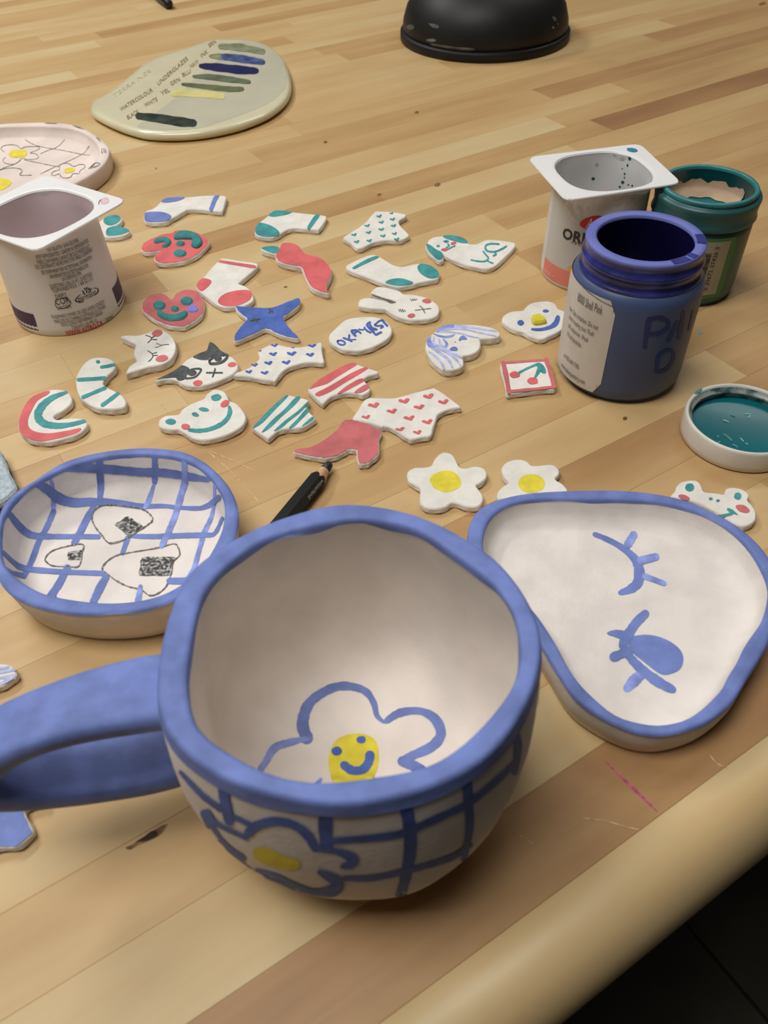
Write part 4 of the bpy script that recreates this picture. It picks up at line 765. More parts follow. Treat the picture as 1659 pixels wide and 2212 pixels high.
# pink flower dish, back left
PO = [(-620, 350), (-300, 190), (0, 110), (150, 100), (350, 95), (560, 88), (750, 98), (930, 110), (1100, 165), (1250, 250), (1380, 350), (1445, 430), (1440, 530), (1370, 650), (1220, 770), (1060, 860), (860, 970), (600, 1080), (200, 1180), (-200, 1200), (-520, 1050), (-720, 700)]
PI_ = [(-550, 420), (-250, 240), (0, 150), (200, 150), (450, 140), (700, 150), (900, 165), (1080, 215), (1200, 290), (1285, 380), (1312, 470), (1290, 560), (1230, 640), (1120, 730), (1000, 805), (820, 890), (560, 990), (200, 1080), (-180, 1090), (-460, 960), (-640, 680)]
d, c, a, b, SI, SO = dish('flower_dish', 'pale pink clay dish with pencilled daisies behind the left yogurt cup', 'dish', 'PD', PO, PI_, .0150, .0055, 1.0, M['pinkclay'], M['pinkclay'], fillet=.006)
def pl(nm, L, w=8): strokes(nm, 'PD', L, w, SI, M['pencil'], d, wob=.4)
pl('pencilled_line', [[(335, 318), (400, 360), (480, 395), (640, 432), (800, 455), (950, 485), (1080, 512), (1190, 525)]]); pl('pencilled_line', [[(855, 320), (800, 385), (720, 435), (640, 460), (540, 505)]])
pl('pencilled_line', [[(1185, 400), (1140, 470), (1085, 515), (950, 585), (800, 650), (700, 695), (535, 775)]]); pl('pencilled_line', [[(330, 590), (530, 630), (680, 662), (790, 680)]]); pl('pencilled_line', [[(-40, 740), (60, 690), (180, 650), (270, 600)]])
pl('pencilled_petals', [[(50, 480), (15, 440), (40, 405), (120, 388), (220, 395), (280, 438), (340, 415), (440, 410), (520, 415), (510, 450), (400, 495), (470, 505), (510, 545), (480, 575), (380, 582), (290, 570), (260, 600), (200, 640), (120, 645), (60, 625), (40, 590), (75, 550)]])
pl('pencilled_petals', [[(790, 715), (795, 660), (850, 635), (920, 640), (975, 675), (1050, 650), (1120, 655), (1125, 690), (1065, 730), (1050, 770), (970, 770), (940, 815), (870, 830), (810, 810), (790, 775), (720, 795), (680, 775), (720, 740), (790, 720)]])
pl('pencilled_petals', [[(-40, 740), (60, 705), (180, 695), (270, 710), (295, 745), (265, 790), (420, 790)]])
blob('painted_centre', 'PD', [(115, 520), (150, 465), (240, 455), (340, 462), (358, 500), (330, 545), (240, 558), (140, 550)], SI, M['yellow'], d)
blob('painted_centre', 'PD', [(848, 740), (880, 705), (940, 692), (990, 705), (985, 735), (930, 760), (870, 762)], SI, M['yellow'], d)
blob('painted_centre', 'PD', [(-120, 900), (-60, 845), (60, 838), (140, 865), (150, 900), (100, 950), (0, 995), (-90, 980)], SI, M['yellow'], d)
for L in ([[(600, 98), (680, 102), (760, 100)], [(620, 104), (740, 106)]], [[(970, 130), (1040, 150), (1110, 182)], [(1000, 150), (1100, 175)], [(1040, 140), (1090, 178)]], [[(1280, 290), (1335, 345)], [(1300, 300), (1325, 325)]], [[(1350, 440), (1355, 500)], [(1375, 440), (1385, 495)], [(1395, 445), (1405, 490)]], [[(1180, 705), (1260, 630), (1330, 645), (1240, 690)], [(1210, 700), (1270, 625)]]):
    strokes('pencilled_hatching', 'PD', L, 10, SO, M['pencil'], d, wob=.5)
# ------------------------------------------------------------------ yogurt cups
def cyl_hit(c, R, px, py):
    d = ray(px, py); o = CAMP; ax = Vector((o.x - c[0], o.y - c[1])); dd = Vector((d.x, d.y))
    A = dd.dot(dd); Bq = 2 * ax.dot(dd); Cq = ax.dot(ax) - R * R; D = Bq * Bq - 4 * A * Cq
    t = (-Bq - math.sqrt(max(D, 0))) / (2 * A); p = o + d * t
    return math.atan2(p.y - c[1], p.x - c[0]), p.z
def text_cyl(lines, crop, c, Rz, m, parent, name='printed_text', bold=0.0, lift=.0004, level=True, shear=0.0):
    """print around a cup: lines = (string, start, end, letter height in m); start / end of the baseline in crop pixels"""
    V = []; F = []
    for s, a, b, hgt in lines:
        (ax, ay), (bx, by) = PX(crop, [a, b]); R0 = Rz(.03)
        t0, z0 = cyl_hit(c, R0, ax, ay); t1, z1 = cyl_hit(c, R0, bx, by)
        if t1 < t0 - 3: t1 += 2 * math.pi
        if level: z0 = z1 = (z0 + z1) / 2
        tv, tf = text_geo(s, bold, shear); base = len(V)
        for x, y in tv:
            t = t0 + (t1 - t0) * x; z = z0 + (z1 - z0) * x + y * hgt; R = Rz(z) + lift
            V.append(Vector((c[0] + R * math.cos(t), c[1] + R * math.sin(t), z)))
        F += [tuple(i + base for i in f) for f in tf]
    return mk(name, V, F, m, parent)
def patch_cyl(name, c, Rz, t0, t1, z0, z1, m, parent, lift=.0002, corner=0.0):
    V = []; F = []; nt, nz = 24, 8
    for i in range(nz + 1):
        z = z0 + (z1 - z0) * i / nz
        e = 0.0
        if corner:
            q = min(z - z0, z1 - z); e = (corner - math.sqrt(max(0, corner ** 2 - (corner - min(q, corner)) ** 2))) / Rz(z)
        for k in range(nt + 1):
            t = (t0 + e) + (t1 - t0 - 2 * e) * k / nt; R = Rz(z) + lift; V.append((c[0] + R * math.cos(t), c[1] + R * math.sin(t), z))
    for i in range(nz):
        for k in range(nt): a = i * (nt + 1) + k; F.append((a, a + 1, a + nt + 2, a + nt + 1))
    return mk(name, V, F, m, parent, True)
def yogurt_cup(label, c, quad, zt, rb, rt, inner_m, hole=.8):
    root = thing('yogurt_cup', label, 'cup', (c[0], c[1], 0), 'yogurt cups used as rinse pots')
    Rz = lambda z: rb + (rt - rb) * max(0, min(1, z / zt))
    prof_o = [(0, .0012), (rb * .90, .0012), (rb * .94, 0), (rb * .985, .0004), (rb, .002), (rb, .006)] + [(Rz(zt * k / 6), zt * k / 6) for k in range(1, 6)] + [(rt, zt - .001)]
    revolve('wall', prof_o, c, M['plastic'], root, 72)
    # square flange with rounded corners and round opening
    Q = [Vector(q) for q in quad]; cen = sum(Q, Vector((0, 0))) / 4; N = 96
    def sq(t, n=2):
        return None
    ang = np.linspace(0, 2 * np.pi, N, endpoint=False); outl = []
    poly = []
    for i in range(4):
        p0, p1, p2 = Q[i - 1], Q[i], Q[(i + 1) % 4]; rr = .007
        e0 = (p0 - p1).normalized() * rr; e1 = (p2 - p1).normalized() * rr
        for k in range(6):
            t = k / 5; poly.append((p1 + e0) * (1 - t) ** 2 + p1 * 2 * t * (1 - t) + (p1 + e1) * t * t)
    dense = []
    for i in range(len(poly)):
        a, b = poly[i], poly[(i + 1) % len(poly)]; nn = max(1, int((b - a).length / .0015))
        for k in range(nn): dense.append(a + (b - a) * k / nn)
    ro_ = polar(dense, c, N)
    e1 = (Q[1] - Q[0]).normalized(); phi = math.atan2(e1.y, e1.x)
    hr = np.array([hole / ((abs(math.cos(t - phi)) ** 2.7 + abs(math.sin(t - phi)) ** 2.7) ** (1 / 2.7)) for t in ang])
    fl = [(hr + .0012, zt - .0008), (ro_ - .0003, zt - .0012), (ro_, zt - .0007), (ro_ - .0004, zt), (hr + .0025, zt), (hr + .0008, zt - .0002), (hr, zt - .0012)]
    V, F = rings_mesh(c, fl, False, False); mk('flange', V, F, M['flange'], root, False)
    ins = [(hr + .0002, zt - .001), (hr - .0004, zt - .007), (hr * .35 + (rt - .0016) * .65 - .0004, zt - .012), (np.full(N, Rz(zt * .6) - .0012), zt * .6), (np.full(N, Rz(zt * .3) - .0012), zt * .3), (np.full(N, rb - .0014), .008), (np.full(N, rb * .85), .0028)]
    V, F = rings_mesh(c, ins, False, True); mk('inside_wall', V, F, inner_m, root, True)
    return root, Rz, Surf(V, F)
M['cup_in_pink'] = mat('rinse_stained_inside', (226, 218, 219), .35, rgb2=(226, 210, 213), scale=14, spec=.4); translucent(M['cup_in_pink'], .4)
M['cup_in_grey'] = mat('wet_grey_inside', (222, 222, 222), .3, .05, 14, spec=.5); translucent(M['cup_in_grey'], .4)
qL = [(-.1624, .5211), (-.2301, .5669), (-.2722, .5002), (-.2045, .4543)]
cL = (-.2176, .5078)
rt_, Rz, SIn = yogurt_cup('white yogurt cup covered in small black print at the left edge', cL, qL, .0703, .0375, .0345, M['cup_in_pink'], .0318)
t_l, _ = cyl_hit(cL, .0365, 50, 620); t_r, _ = cyl_hit(cL, .0365, 240, 620)
patch_cyl('printed_band', cL, Rz, t_r, t_r + .75, .004, .0185, M['purple'], rt_); patch_cyl('printed_band', cL, Rz, t_l - .9, t_l, .004, .0165, M['purple'], rt_)
text_cyl([('NO GELATIN / SANS GÉLATINE', (460, 1350), (765, 1255), .0026), ('KEEP REFRIGERATED / GARDER AU RÉFRIGÉRATEUR', (345, 1410), (862, 1265), .0027), ('THESE CONTAINERS CANNOT BE SOLD INDIVIDUALLY', (352, 1460), (872, 1315), .0027), ('CES CONTENANTS NE PEUVENT ÊTRE VENDUS SÉPARÉMENT', (335, 1503), (900, 1350), .0027),
          ('SEE OVERWRAP FOR NUTRITIONAL INFORMATION', (398, 1558), (888, 1420), .0027), ('INFORMATION NUTRITIONNELLE SUR', (482, 1598), (852, 1495), .0027), ('LA SURENVELOPPE', (598, 1622), (785, 1570), .0027), ('QUESTIONS? CALL US AT / QUESTIONS ?', (482, 1690), (890, 1570), .0027), ('TÉLÉPHONEZ-NOUS  1 800 563-1515', (500, 1730), (892, 1615), .0027),
          ('TRADEMARKS OWNED OR USED UNDER LICENSE BY /', (495, 1970), (1000, 1830), .0027), ('MARQUES DE COMMERCE DÉTENUES OU UTILISÉES', (525, 2010), (1003, 1880), .0027), ('SOUS LICENCE PAR PARMALAT CANADA', (590, 2045), (975, 1935), .0027), ('TORONTO, ON M9C 5J1', (688, 2075), (920, 2005), .0027), ('2029663', (1000, 2005), (1068, 1965), .0024),
          ('DAIRY', (535, 1788), (640, 1762), .0028), ('COR', (540, 1856), (672, 1822), .0048), ('LAITIER', (555, 1900), (680, 1868), .0026), ('parmalat', (750, 1815), (920, 1752), .0042)], 'W', cL, Rz, M['print'], rt_, bold=.0)
text_cyl([('WWW.ASTRO.CA', (635, 2130), (975, 2035), .0036)], 'W', cL, Rz, M['redprint'], rt_, bold=.02)
SCL = Surf([Vector((cL[0] + Rz(z) * math.cos(t), cL[1] + Rz(z) * math.sin(t), z)) for z in (0, .035, .07) for t in np.linspace(0, 2 * math.pi, 96, endpoint=False)], [(r * 96 + k, r * 96 + (k + 1) % 96, (r + 1) * 96 + (k + 1) % 96, (r + 1) * 96 + k) for r in range(2) for k in range(96)])
stroke('printed_logo_oval', 'W', [(528, 1845), (555, 1800), (610, 1785), (660, 1800), (676, 1835), (650, 1870), (600, 1885), (548, 1875)], 6, SCL, M['print'], rt_, True)
strokes('printed_logo_oval', 'W', [{'p': [(770, 1750), (730, 1790), (725, 1815), (770, 1825), (800, 1815)], 'w': [4, 9, 14, 9, 4]}, {'p': [(890, 1690), (930, 1695), (935, 1725), (905, 1760)], 'w': [3, 8, 12, 4]}], 8, SCL, M['print'], rt_)
for x, y, rot in ((795, 1725, 40), (810, 1700, 65), (828, 1692, 90), (846, 1700, 115), (862, 1705, 140), (803, 1745, 20), (828, 1725, 90), (852, 1728, 150)): ell('printed_logo_leaf', 'W', x, y, 15, 6, SCL, M['print'], rt_, rot)
M['pinkstain'] = mat('pink_stain', (206, 176, 182), .5, .1, 200); M['darkstain'] = mat('dark_speck', (120, 76, 70), .5)
stroke('stain', 'W', [(945, 890), (948, 865), (968, 848)], 8, Flat(.0703), M['darkstain'], rt_); blob('stain', 'W', [(960, 880), (985, 830), (1030, 830), (1040, 870), (1000, 890)], Flat(.0703), M['pinkstain'], rt_)
strokes('stain', 'W', [[(360, 690), (430, 685), (480, 688)], [(400, 718), (470, 712), (560, 720)]], 5, SIn, M['scar2'], rt_); strokes('stain', 'W', [[(690, 1195), (700, 1205), (735, 1180)], [(180, 1332), (186, 1330)], [(318, 1345), (322, 1344)]], 7, Flat(.0703), M['darkstain'], rt_)

qR = [tuple(at(x, y, .0736)[:2]) for x, y in ((1139, 339), (1382, 309.5), (1474, 395), (1222, 433))]
cR = (.1552, .5334)
rR, RzR, SIn = yogurt_cup('white yogurt cup with red logo and coral band behind the blue jar', cR, qR, .0736, .0335, .0325, M['cup_in_grey'], .0300)
SCR = Surf([Vector((cR[0] + RzR(z) * math.cos(t), cR[1] + RzR(z) * math.sin(t), z)) for z in (0, .035, .0725) for t in np.linspace(0, 2 * math.pi, 96, endpoint=False)], [(r * 96 + k, r * 96 + (k + 1) % 96, (r + 1) * 96 + (k + 1) % 96, (r + 1) * 96 + k) for r in range(2) for k in range(96)])
tA, _ = cyl_hit(cR, .0335, 1176, 560); tB = tA + 2.6
M['coralprint'] = mat('coral_print_band', (214, 128, 116), .5, .04, 30); M['greylabel'] = mat('pale_grey_label', (188, 186, 180), .5, .04, 14); M['fruit'] = mat('yellow_fruit_print', (206, 160, 74), .5, .1, 80)
M['swirl'] = mat('printed_cream_swirl', (204, 200, 194), .4, .1, 60)
patch_cyl('printed_label', cR, RzR, tA, tB, .003, .066, M['greylabel'], rR, .0001); patch_cyl('printed_band', cR, RzR, tA + .02, tB, .003, .0150, M['coralprint'], rR, .0002)
blob('printed_swirl', 'C', [(410, 420), (420, 480), (460, 540), (540, 575), (640, 560), (740, 520), (820, 470), (880, 420), (900, 370), (700, 385), (520, 400)], SCR, M['swirl'], rR, lift=.0003)
blob('printed_fruit', 'C', [(415, 830), (450, 812), (520, 805), (540, 840), (500, 870), (455, 872)], SCR, M['fruit'], rR, lift=.0005)
ell('printed_logo', 'C', 590, 548, 95, 44, SCR, M['redprint'], rR, -6, .0006)
text_px([('Astro', (528, 580), (668, 552), (10, -58))], 'C', SCR, M['plastic'], rR, 'printed_logo_text', .0010, .01, .25)
text_cyl([('ORIGINAL', (382, 660), (790, 640), .0075)], 'C', cR, RzR, M['print'], rR, bold=.03); text_cyl([('–YOGOURT–', (435, 684), (690, 690), .0022)], 'C', cR, RzR, M['print'], rR, bold=.01)
text_cyl([('VANILLA', (278, 850), (340, 880), .0022), ('VANILLE', (283, 880), (335, 905), .0018)], 'C', cR, RzR, M['pinkstain'], rR, lift=.0006)
M['bluedab'] = mat('blue_paint_dab', (56, 116, 150), .4, .1, 100); M['greendrop'] = mat('green_paint_drop', (24, 84, 80), .3)
ell('paint_dab', 'C', 817, 99, 35, 12, Flat(.0736), M['bluedab'], rR, 8)
for x, y, rx, ry in ((803, 150, 9, 14), (790, 193, 6, 9), (757, 213, 4, 4), (772, 245, 5, 8), (771, 268, 4, 6), (760, 297, 10, 10), (742, 325, 7, 7), (577, 275, 11, 10), (820, 318, 6, 6), (796, 312, 5, 5)): ell('paint_drop', 'C', x, y, rx, ry, SIn, M['greendrop'], rR)
for x, y in ((712, 125), (758, 150), (600, 188)): ell('water_drop', 'C', x, y, 13, 12, SIn, M['plastic_in'], rR)

# ------------------------------------------------------------------ blue jar
M['jar'] = mat('blue_filled_plastic', (64, 78, 114), .42, .06, 18, spec=.4, rgb2=(72, 84, 116)); M['jarneck'] = mat('navy_wet_paint', (44, 48, 112), .25, .3, 60, spec=.6)
M['jarrim'] = mat('periwinkle_dried_paint', (102, 110, 182), .5, rgb2=(112, 120, 188), scale=60, spec=.3, k=1.05); M['jarin'] = mat('deep_navy_inside', (20, 18, 58), .25, .1, 30, spec=.4)
M['paper'] = mat('worn_paper_label', (186, 180, 170), .7, rgb2=(196, 190, 180), scale=60); M['jarink'] = mat('dark_blue_brushed_letters', (36, 46, 104), .45, .12, 120)
M['lblink'] = mat('grey_label_ink', (84, 80, 78), .7); M['smudge'] = mat('grey_smudge', (140, 132, 120), .8)
cJ = (.1494, .4110)
jar = thing('paint_jar', 'open blue paint jar with paper label and hand-painted letters', 'jar', (cJ[0], cJ[1], 0))
revolve('body', [(0, .0015), (.028, .0012), (.031, 0), (.0345, .0015), (.0366, .005), (.0372, .010), (.0372, .062), (.0369, .0655), (.0358, .0685), (.0338, .0702)], cJ, M['jar'], jar, 72)
revolve('neck', [(.0336, .0697), (.0342, .0706), (.0337, .0716), (.0324, .0724), (.0321, .0745), (.0321, .0762), (.0331, .0776), (.0337, .0789), (.0332, .0801), (.0319, .0811), (.0317, .0835), (.0318, .0852)], cJ, M['jarneck'], jar, 72)
revolve('rim', [(.0318, .0850), (.0324, .0860), (.0325, .0872), (.0318, .0880), (.0272, .0880), (.0264, .0874), (.0262, .0860)], cJ, M['jarrim'], jar, 72)
revolve('inside_paint', [(.0263, .0862), (.0264, .080), (.0290, .064), (.0290, .030), (.0285, .026), (0, .0255)], cJ, M['jarin'], jar, 72)
for k, (t0, t1, dr) in enumerate(((-.35, .02, 0), (-1.35, -1.0, .0004), (-.95, -.8, 0))):
    V = [(cJ[0] + r * math.cos(t), cJ[1] + r * math.sin(t), .0880 + .0002) for r in (.0268, .0318) for t in np.linspace(t0, t1, 10)]
    mk('paint_smear', V, [(i, i + 1, 11 + i, 10 + i) for i in range(9)], M['jarneck'], jar)
RJ = lambda z: .0372 - max(0, z - .063) ** 2 * 30
tl0, _ = cyl_hit(cJ, .0372, 1216, 700); lt = [cyl_hit(cJ, .0372, *PX('X', [p])[0]) for p in ((600, 1100), (470, 1700), (330, 1840), (420, 870))]
t_r = (lt[0][0] + lt[1][0]) / 2
patch_cyl('label', cJ, RJ, t_r - 1.9, t_r, .0055, .0668, M['paper'], jar, .0003, .004)
text_cyl([('8000 Shell Pink', (228, 945), (462, 1120), .0056)], 'X', cJ, RJ, M['lblink'], jar, 'label_text', lift=.0006)
text_cyl([('tion. Skin irritation. Do not', (150, 1035), (422, 1272), .0032), ('avoid creating dust. Flush', (145, 1112), (378, 1342), .0032), ('call a physician. Wash', (138, 1190), (320, 1408), .0032), ('if ill call physician.', (128, 1270), (255, 1465), .0032), ('tel 905-309-7705', (92, 1500), (232, 1665), .0032), ('www.tuckerspottery.com', (66, 1590), (290, 1812), .0032)], 'X', cJ, RJ, M['lblink'], jar, 'label_text', lift=.0006)
SJ = Surf([Vector((cJ[0] + 0.03725 * math.cos(t), cJ[1] + .03725 * math.sin(t), z)) for z in (0, .068) for t in np.linspace(0, 2 * math.pi, 120, endpoint=False)], [(k, (k + 1) % 120, 120 + (k + 1) % 120, 120 + k) for k in range(120)])
strokes('label_rule', 'X', [[(205, 750), (320, 870), (450, 965), (585, 1033)], [(585, 1033), (500, 1410), (398, 1868)], [(160, 930), (270, 1060), (400, 1150), (548, 1218)]], 6, SJ, M['lblink'], jar, n=10)
blob('label_smudge', 'X', [(375, 1350), (390, 1310), (415, 1310), (425, 1350), (405, 1410), (385, 1390)], SJ, M['smudge'], jar)
ell('label_smudge', 'X', 355, 1570, 40, 28, SJ, M['paper'], jar)
strokes('painted_letter_p', 'X', [dict(p=[(930, 1150), (910, 1270), (890, 1420)], w=[50, 56, 44]), dict(p=[(930, 1150), (1030, 1135), (1110, 1165), (1115, 1230), (1040, 1285), (920, 1300)], w=[36, 38, 44, 44, 40, 30])], 44, SJ, M['jarink'], jar)
strokes('painted_letter_a', 'X', [dict(p=[(1215, 1190), (1165, 1280), (1115, 1365)], w=[60, 44, 34]), dict(p=[(1272, 1075), (1255, 1200), (1225, 1335)], w=[30, 44, 40])], 40, SJ, M['jarink'], jar)
strokes('painted_letter_i', 'X', [dict(p=[(1368, 1070), (1350, 1160), (1325, 1260)], w=[24, 28, 16])], 26, SJ, M['jarink'], jar)
stroke('painted_letter_o', 'X', [(1010, 1620), (1020, 1530), (1080, 1470), (1150, 1465), (1175, 1520), (1140, 1610), (1070, 1665), (1000, 1670)], [44, 40, 34, 36, 36, 38, 34, 40], SJ, M['jarink'], jar, True)

# ------------------------------------------------------------------ teal jar
M['tealjar'] = mat('teal_filled_plastic', (44, 88, 88), .4, .1, 18, spec=.5); M['tealrim'] = mat('teal_rim_paint', (48, 116, 118), .35, .12, 60, spec=.5); M['tealin'] = mat('dark_teal_inside', (8, 62, 66), .2, .15, 30, spec=.5)
M['tealpaint'] = mat('wet_teal_paint', (8, 92, 100), .3, .06, 30, spec=.35, coat=.05); M['tan'] = mat('dried_tan_skin', (172, 148, 122), .7, .08, 60); M['green'] = mat('green_label_border', (74, 126, 74), .5, .05, 50); M['cream'] = mat('cream_label', (156, 152, 132), .6, .05, 50)
cT = (.2199, .5102)
tj = thing('paint_jar', 'open teal paint jar with green barcode label behind the blue jar', 'jar', (cT[0], cT[1], 0))
revolve('body', [(0, .0015), (.025, .0012), (.0275, 0), (.0310, .0012), (.0322, .005), (.0326, .012), (.0328, .048), (.0326, .052), (.0315, .0535)], cT, M['tealjar'], tj, 72)
revolve('collar', [(.0318, .0530), (.0332, .0538), (.0340, .0552), (.0334, .0570), (.0330, .0590), (.0334, .0640), (.0338, .0668), (.0332, .0680), (.0312, .0684), (.0306, .0690)], cT, M['tealjar'], tj, 72)
revolve('rim', [(.0306, .0688), (.0310, .0700), (.0310, .0714), (.0304, .0722), (.0284, .0722), (.0279, .0716), (.0278, .0700)], cT, M['tealrim'], tj, 72)
ip = [(.0279, .0702), (.0280, .062), (.0280, .050)]
o_, V, F = revolve('inside_wall', ip + [(0, .050)], cT, M['tealin'], tj, 72); STI = Surf(V, F)
revolve('wet_paint', [(.0279, .0560), (.027, .0556), (0, .0553)], cT, M['tealpaint'], tj, 72)
V = []; F = []
tt = np.linspace(.2, 2.75, 26)
for i, t in enumerate(tt):
    zt_ = .0628 + .0012 * math.sin(i * 1.1) + .0008 * math.sin(i * 2.3)
    for r_, z_ in ((.0277, zt_), (.0274, .0590), (.0262, .0572), (.0195, .0563), (.0165 + .0012 * math.sin(i * .9), .0559)): V.append((cT[0] + r_ * math.cos(t), cT[1] + r_ * math.sin(t), z_))
for i in range(25):
    for k in range(4): F.append((i * 5 + k, i * 5 + k + 1, (i + 1) * 5 + k + 1, (i + 1) * 5 + k))
mk('dried_skin', V, F, M['tan'], tj, True)
RT = lambda z: .0328
tq = [cyl_hit(cT, .0328, *PX('Y', [p])[0])[0] for p in ((1440, 640), (1250, 1000))]
tR = tq[0] + .10
patch_cyl('label', cT, RT, tR - 1.5, tR, .0075, .0505, M['green'], tj, .0002, .002); patch_cyl('label_panel', cT, RT, tR - 1.42, tR - .16, .0100, .0485, M['cream'], tj, .0004)
V = []; F = []
zb = .041
for k in range(22):
    h_ = random.choice([.0004, .0007, .0010]); zb -= h_ + random.choice([.0004, .0006])
    b0 = len(V)
    for t in (tR - .75, tR - .62, tR - .50): V += [(cT[0] + .0334 * math.cos(t), cT[1] + .0334 * math.sin(t), zb), (cT[0] + .0334 * math.cos(t), cT[1] + .0334 * math.sin(t), zb + h_)]
    F += [(b0, b0 + 2, b0 + 3, b0 + 1), (b0 + 2, b0 + 4, b0 + 5, b0 + 3)]
mk('label_barcode', V, F, M['print'], tj)
tv, tf = text_geo('0 39672 37426 3', .0); V = []
for x, y in tv: t = tR - .38 - .09 * y; V.append((cT[0] + .0334 * math.cos(t), cT[1] + .0334 * math.sin(t), .0140 + .031 * x))
mk('label_text', V, tf, M['print'], tj)

# ------------------------------------------------------------------ lid with teal paint
M['lidwhite'] = mat('white_painted_metal_lid', (202, 198, 188), .4, .04, 60, spec=.5); M['lidin'] = mat('paint_smeared_metal', (150, 156, 150), .35, rgb2=(52, 84, 82), scale=130, lo=.45, hi=.62, spec=.5)
cL2 = (.2025, .3431); LH = .0140; LR = .0318
lid = thing('jar_lid', 'upturned white jar lid holding wet teal paint', 'lid', (cL2[0], cL2[1], 0))
revolve('shell', [(0, .0004), (LR * .9, .0002), (LR - .001, 0), (LR, .0012), (LR, .004), (LR - .0002, LH - .0016), (LR - .0006, LH - .0003), (LR - .0014, LH), (LR - .0022, LH - .0004), (LR - .0026, LH - .0014)], cL2, M['lidwhite'], lid, 80)
revolve('thread_ring', [(LR - .0024, LH - .0010), (LR - .0030, LH - .0026), (LR - .0044, LH - .0034), (LR - .0050, LH - .0042), (LR - .0040, LH - .0052), (LR - .0036, LH - .0066), (LR - .0036, .0030), (0, .0025)], cL2, M['lidin'], lid, 80)
revolve('wet_paint', [(LR - .0036, .0064), (LR - .005, .0060), (0, .0058)], cL2, M['tealpaint'], lid, 80)
M['glint'] = mat('painted_glint', (120, 170, 172), .4)  # pale colour for highlights painted onto the wet paint
for p, w in (([(1290, 720), (1345, 715), (1360, 745), (1340, 780)], 16), ([(930, 818), (1010, 845)], 22), ([(1070, 730), (1110, 750)], 30), ([(840, 1185), (875, 1168)], 10), ([(1210, 1110), (1255, 1160)], 18), ([(1080, 1215), (1130, 1235), (1160, 1260)], 10), ([(1295, 1195), (1325, 1210)], 16), ([(830, 1080), (855, 1080)], 12), ([(940, 1050), (1000, 1090), (1060, 1145)], 30)):
    stroke('glint_and_teal_dab', 'V', p, w, Flat(.0060), M['glint' if w < 30 else 'tealrim'], lid)  # thin pale strokes are painted glints; wide ones are lighter teal dabs
blob('paint_smear', 'V', [(450, 370), (500, 325), (560, 300), (585, 305), (560, 345), (500, 380), (465, 385)], Flat(LH), M['tealrim'], lid)

# ------------------------------------------------------------------ glazed test slab
M['glaze'] = mat('cream_glossy_glaze', (200, 194, 164), .22, .03, 30, .1, 200, spec=.5, coat=.35); M['glazegrey'] = mat('grey_clear_glaze', (186, 182, 160), .2, .03, 30, spec=.5, coat=.35)
TS = .0095
slab_out = [(462, 555), (475, 520), (530, 490), (580, 460), (640, 410), (700, 360), (760, 315), (850, 280), (950, 250), (1050, 215), (1130, 203), (1230, 205), (1310, 215), (1380, 240), (1430, 275), (1460, 320), (1480, 370), (1490, 420), (1488, 470), (1460, 520), (1400, 570), (1320, 610), (1200, 650), (1050, 680), (900, 693), (750, 688), (650, 665), (570, 635), (500, 600), (470, 578)]
poly = [tuple(at(x, y, TS * .8)[:2]) for x, y in spline(PX('T', slab_out), True, 3)]
if area2(poly) < 0: poly = poly[::-1]
cs = (sum(p[0] for p in poly) / len(poly), sum(p[1] for p in poly) / len(poly))
sl = thing('test_slab', 'glossy cream glaze test slab with dark brushed colour swatches', 'test tile', (cs[0], cs[1], 0))
V = []; F = []; n = len(poly)
rr = [(.0075, 0.0), (.0035, .0008), (.0008, .0028), (0, .0050), (.0004, .0070), (.0018, .0086), (.0040, TS - .0001), (.008, TS)]
for dd, z in rr: V += [(x, y, z) for x, y in inset(poly, dd)]
for r_ in range(len(rr) - 1):
    for k in range(n): F.append((r_ * n + k, r_ * n + (k + 1) % n, (r_ + 1) * n + (k + 1) % n, (r_ + 1) * n + k))
tp = inset(poly, .008)
for a_, b_, c_ in tri2(tp):
    s_ = (tp[b_][0] - tp[a_][0]) * (tp[c_][1] - tp[a_][1]) - (tp[c_][0] - tp[a_][0]) * (tp[b_][1] - tp[a_][1]); q = (len(rr) - 1) * n
    F.append((q + a_, q + b_, q + c_) if s_ > 0 else (q + c_, q + b_, q + a_)); F.append((c_, b_, a_) if s_ > 0 else (a_, b_, c_))
mk('body', V, F, M['glaze'], sl, True)
fs = Flat(TS)
blob('glaze_dip', 'SL', [(385, 772), (420, 735), (560, 640), (700, 530), (830, 400), (960, 290), (1100, 190), (1180, 112), (1260, 112), (1370, 135), (1460, 195), (1515, 255), (1540, 330), (1550, 400), (1535, 470), (1460, 550), (1365, 610), (1190, 680), (995, 745), (850, 785), (600, 798), (450, 786)], fs, M['glazegrey'], sl, lift=.00005)
M['sw1'] = mat('sage_swatch', (132, 136, 108), .25, .2, 60, coat=.3); M['sw2'] = mat('cobalt_swatch', (78, 92, 140), .25, .3, 90, coat=.3); M['sw3'] = mat('navy_swatch', (40, 42, 84), .25, .1, 60, coat=.3)
M['sw4'] = mat('green_grey_swatch', (96, 106, 84), .25, .15, 60, coat=.3); M['sw5'] = mat('olive_swatch', (100, 104, 76), .25, .15, 60, coat=.3); M['sw6'] = mat('lemon_swatch', (206, 197, 130), .25, .08, 60, coat=.3); M['sw7'] = mat('black_swatch', (58, 66, 58), .25, .3, 80, coat=.3)
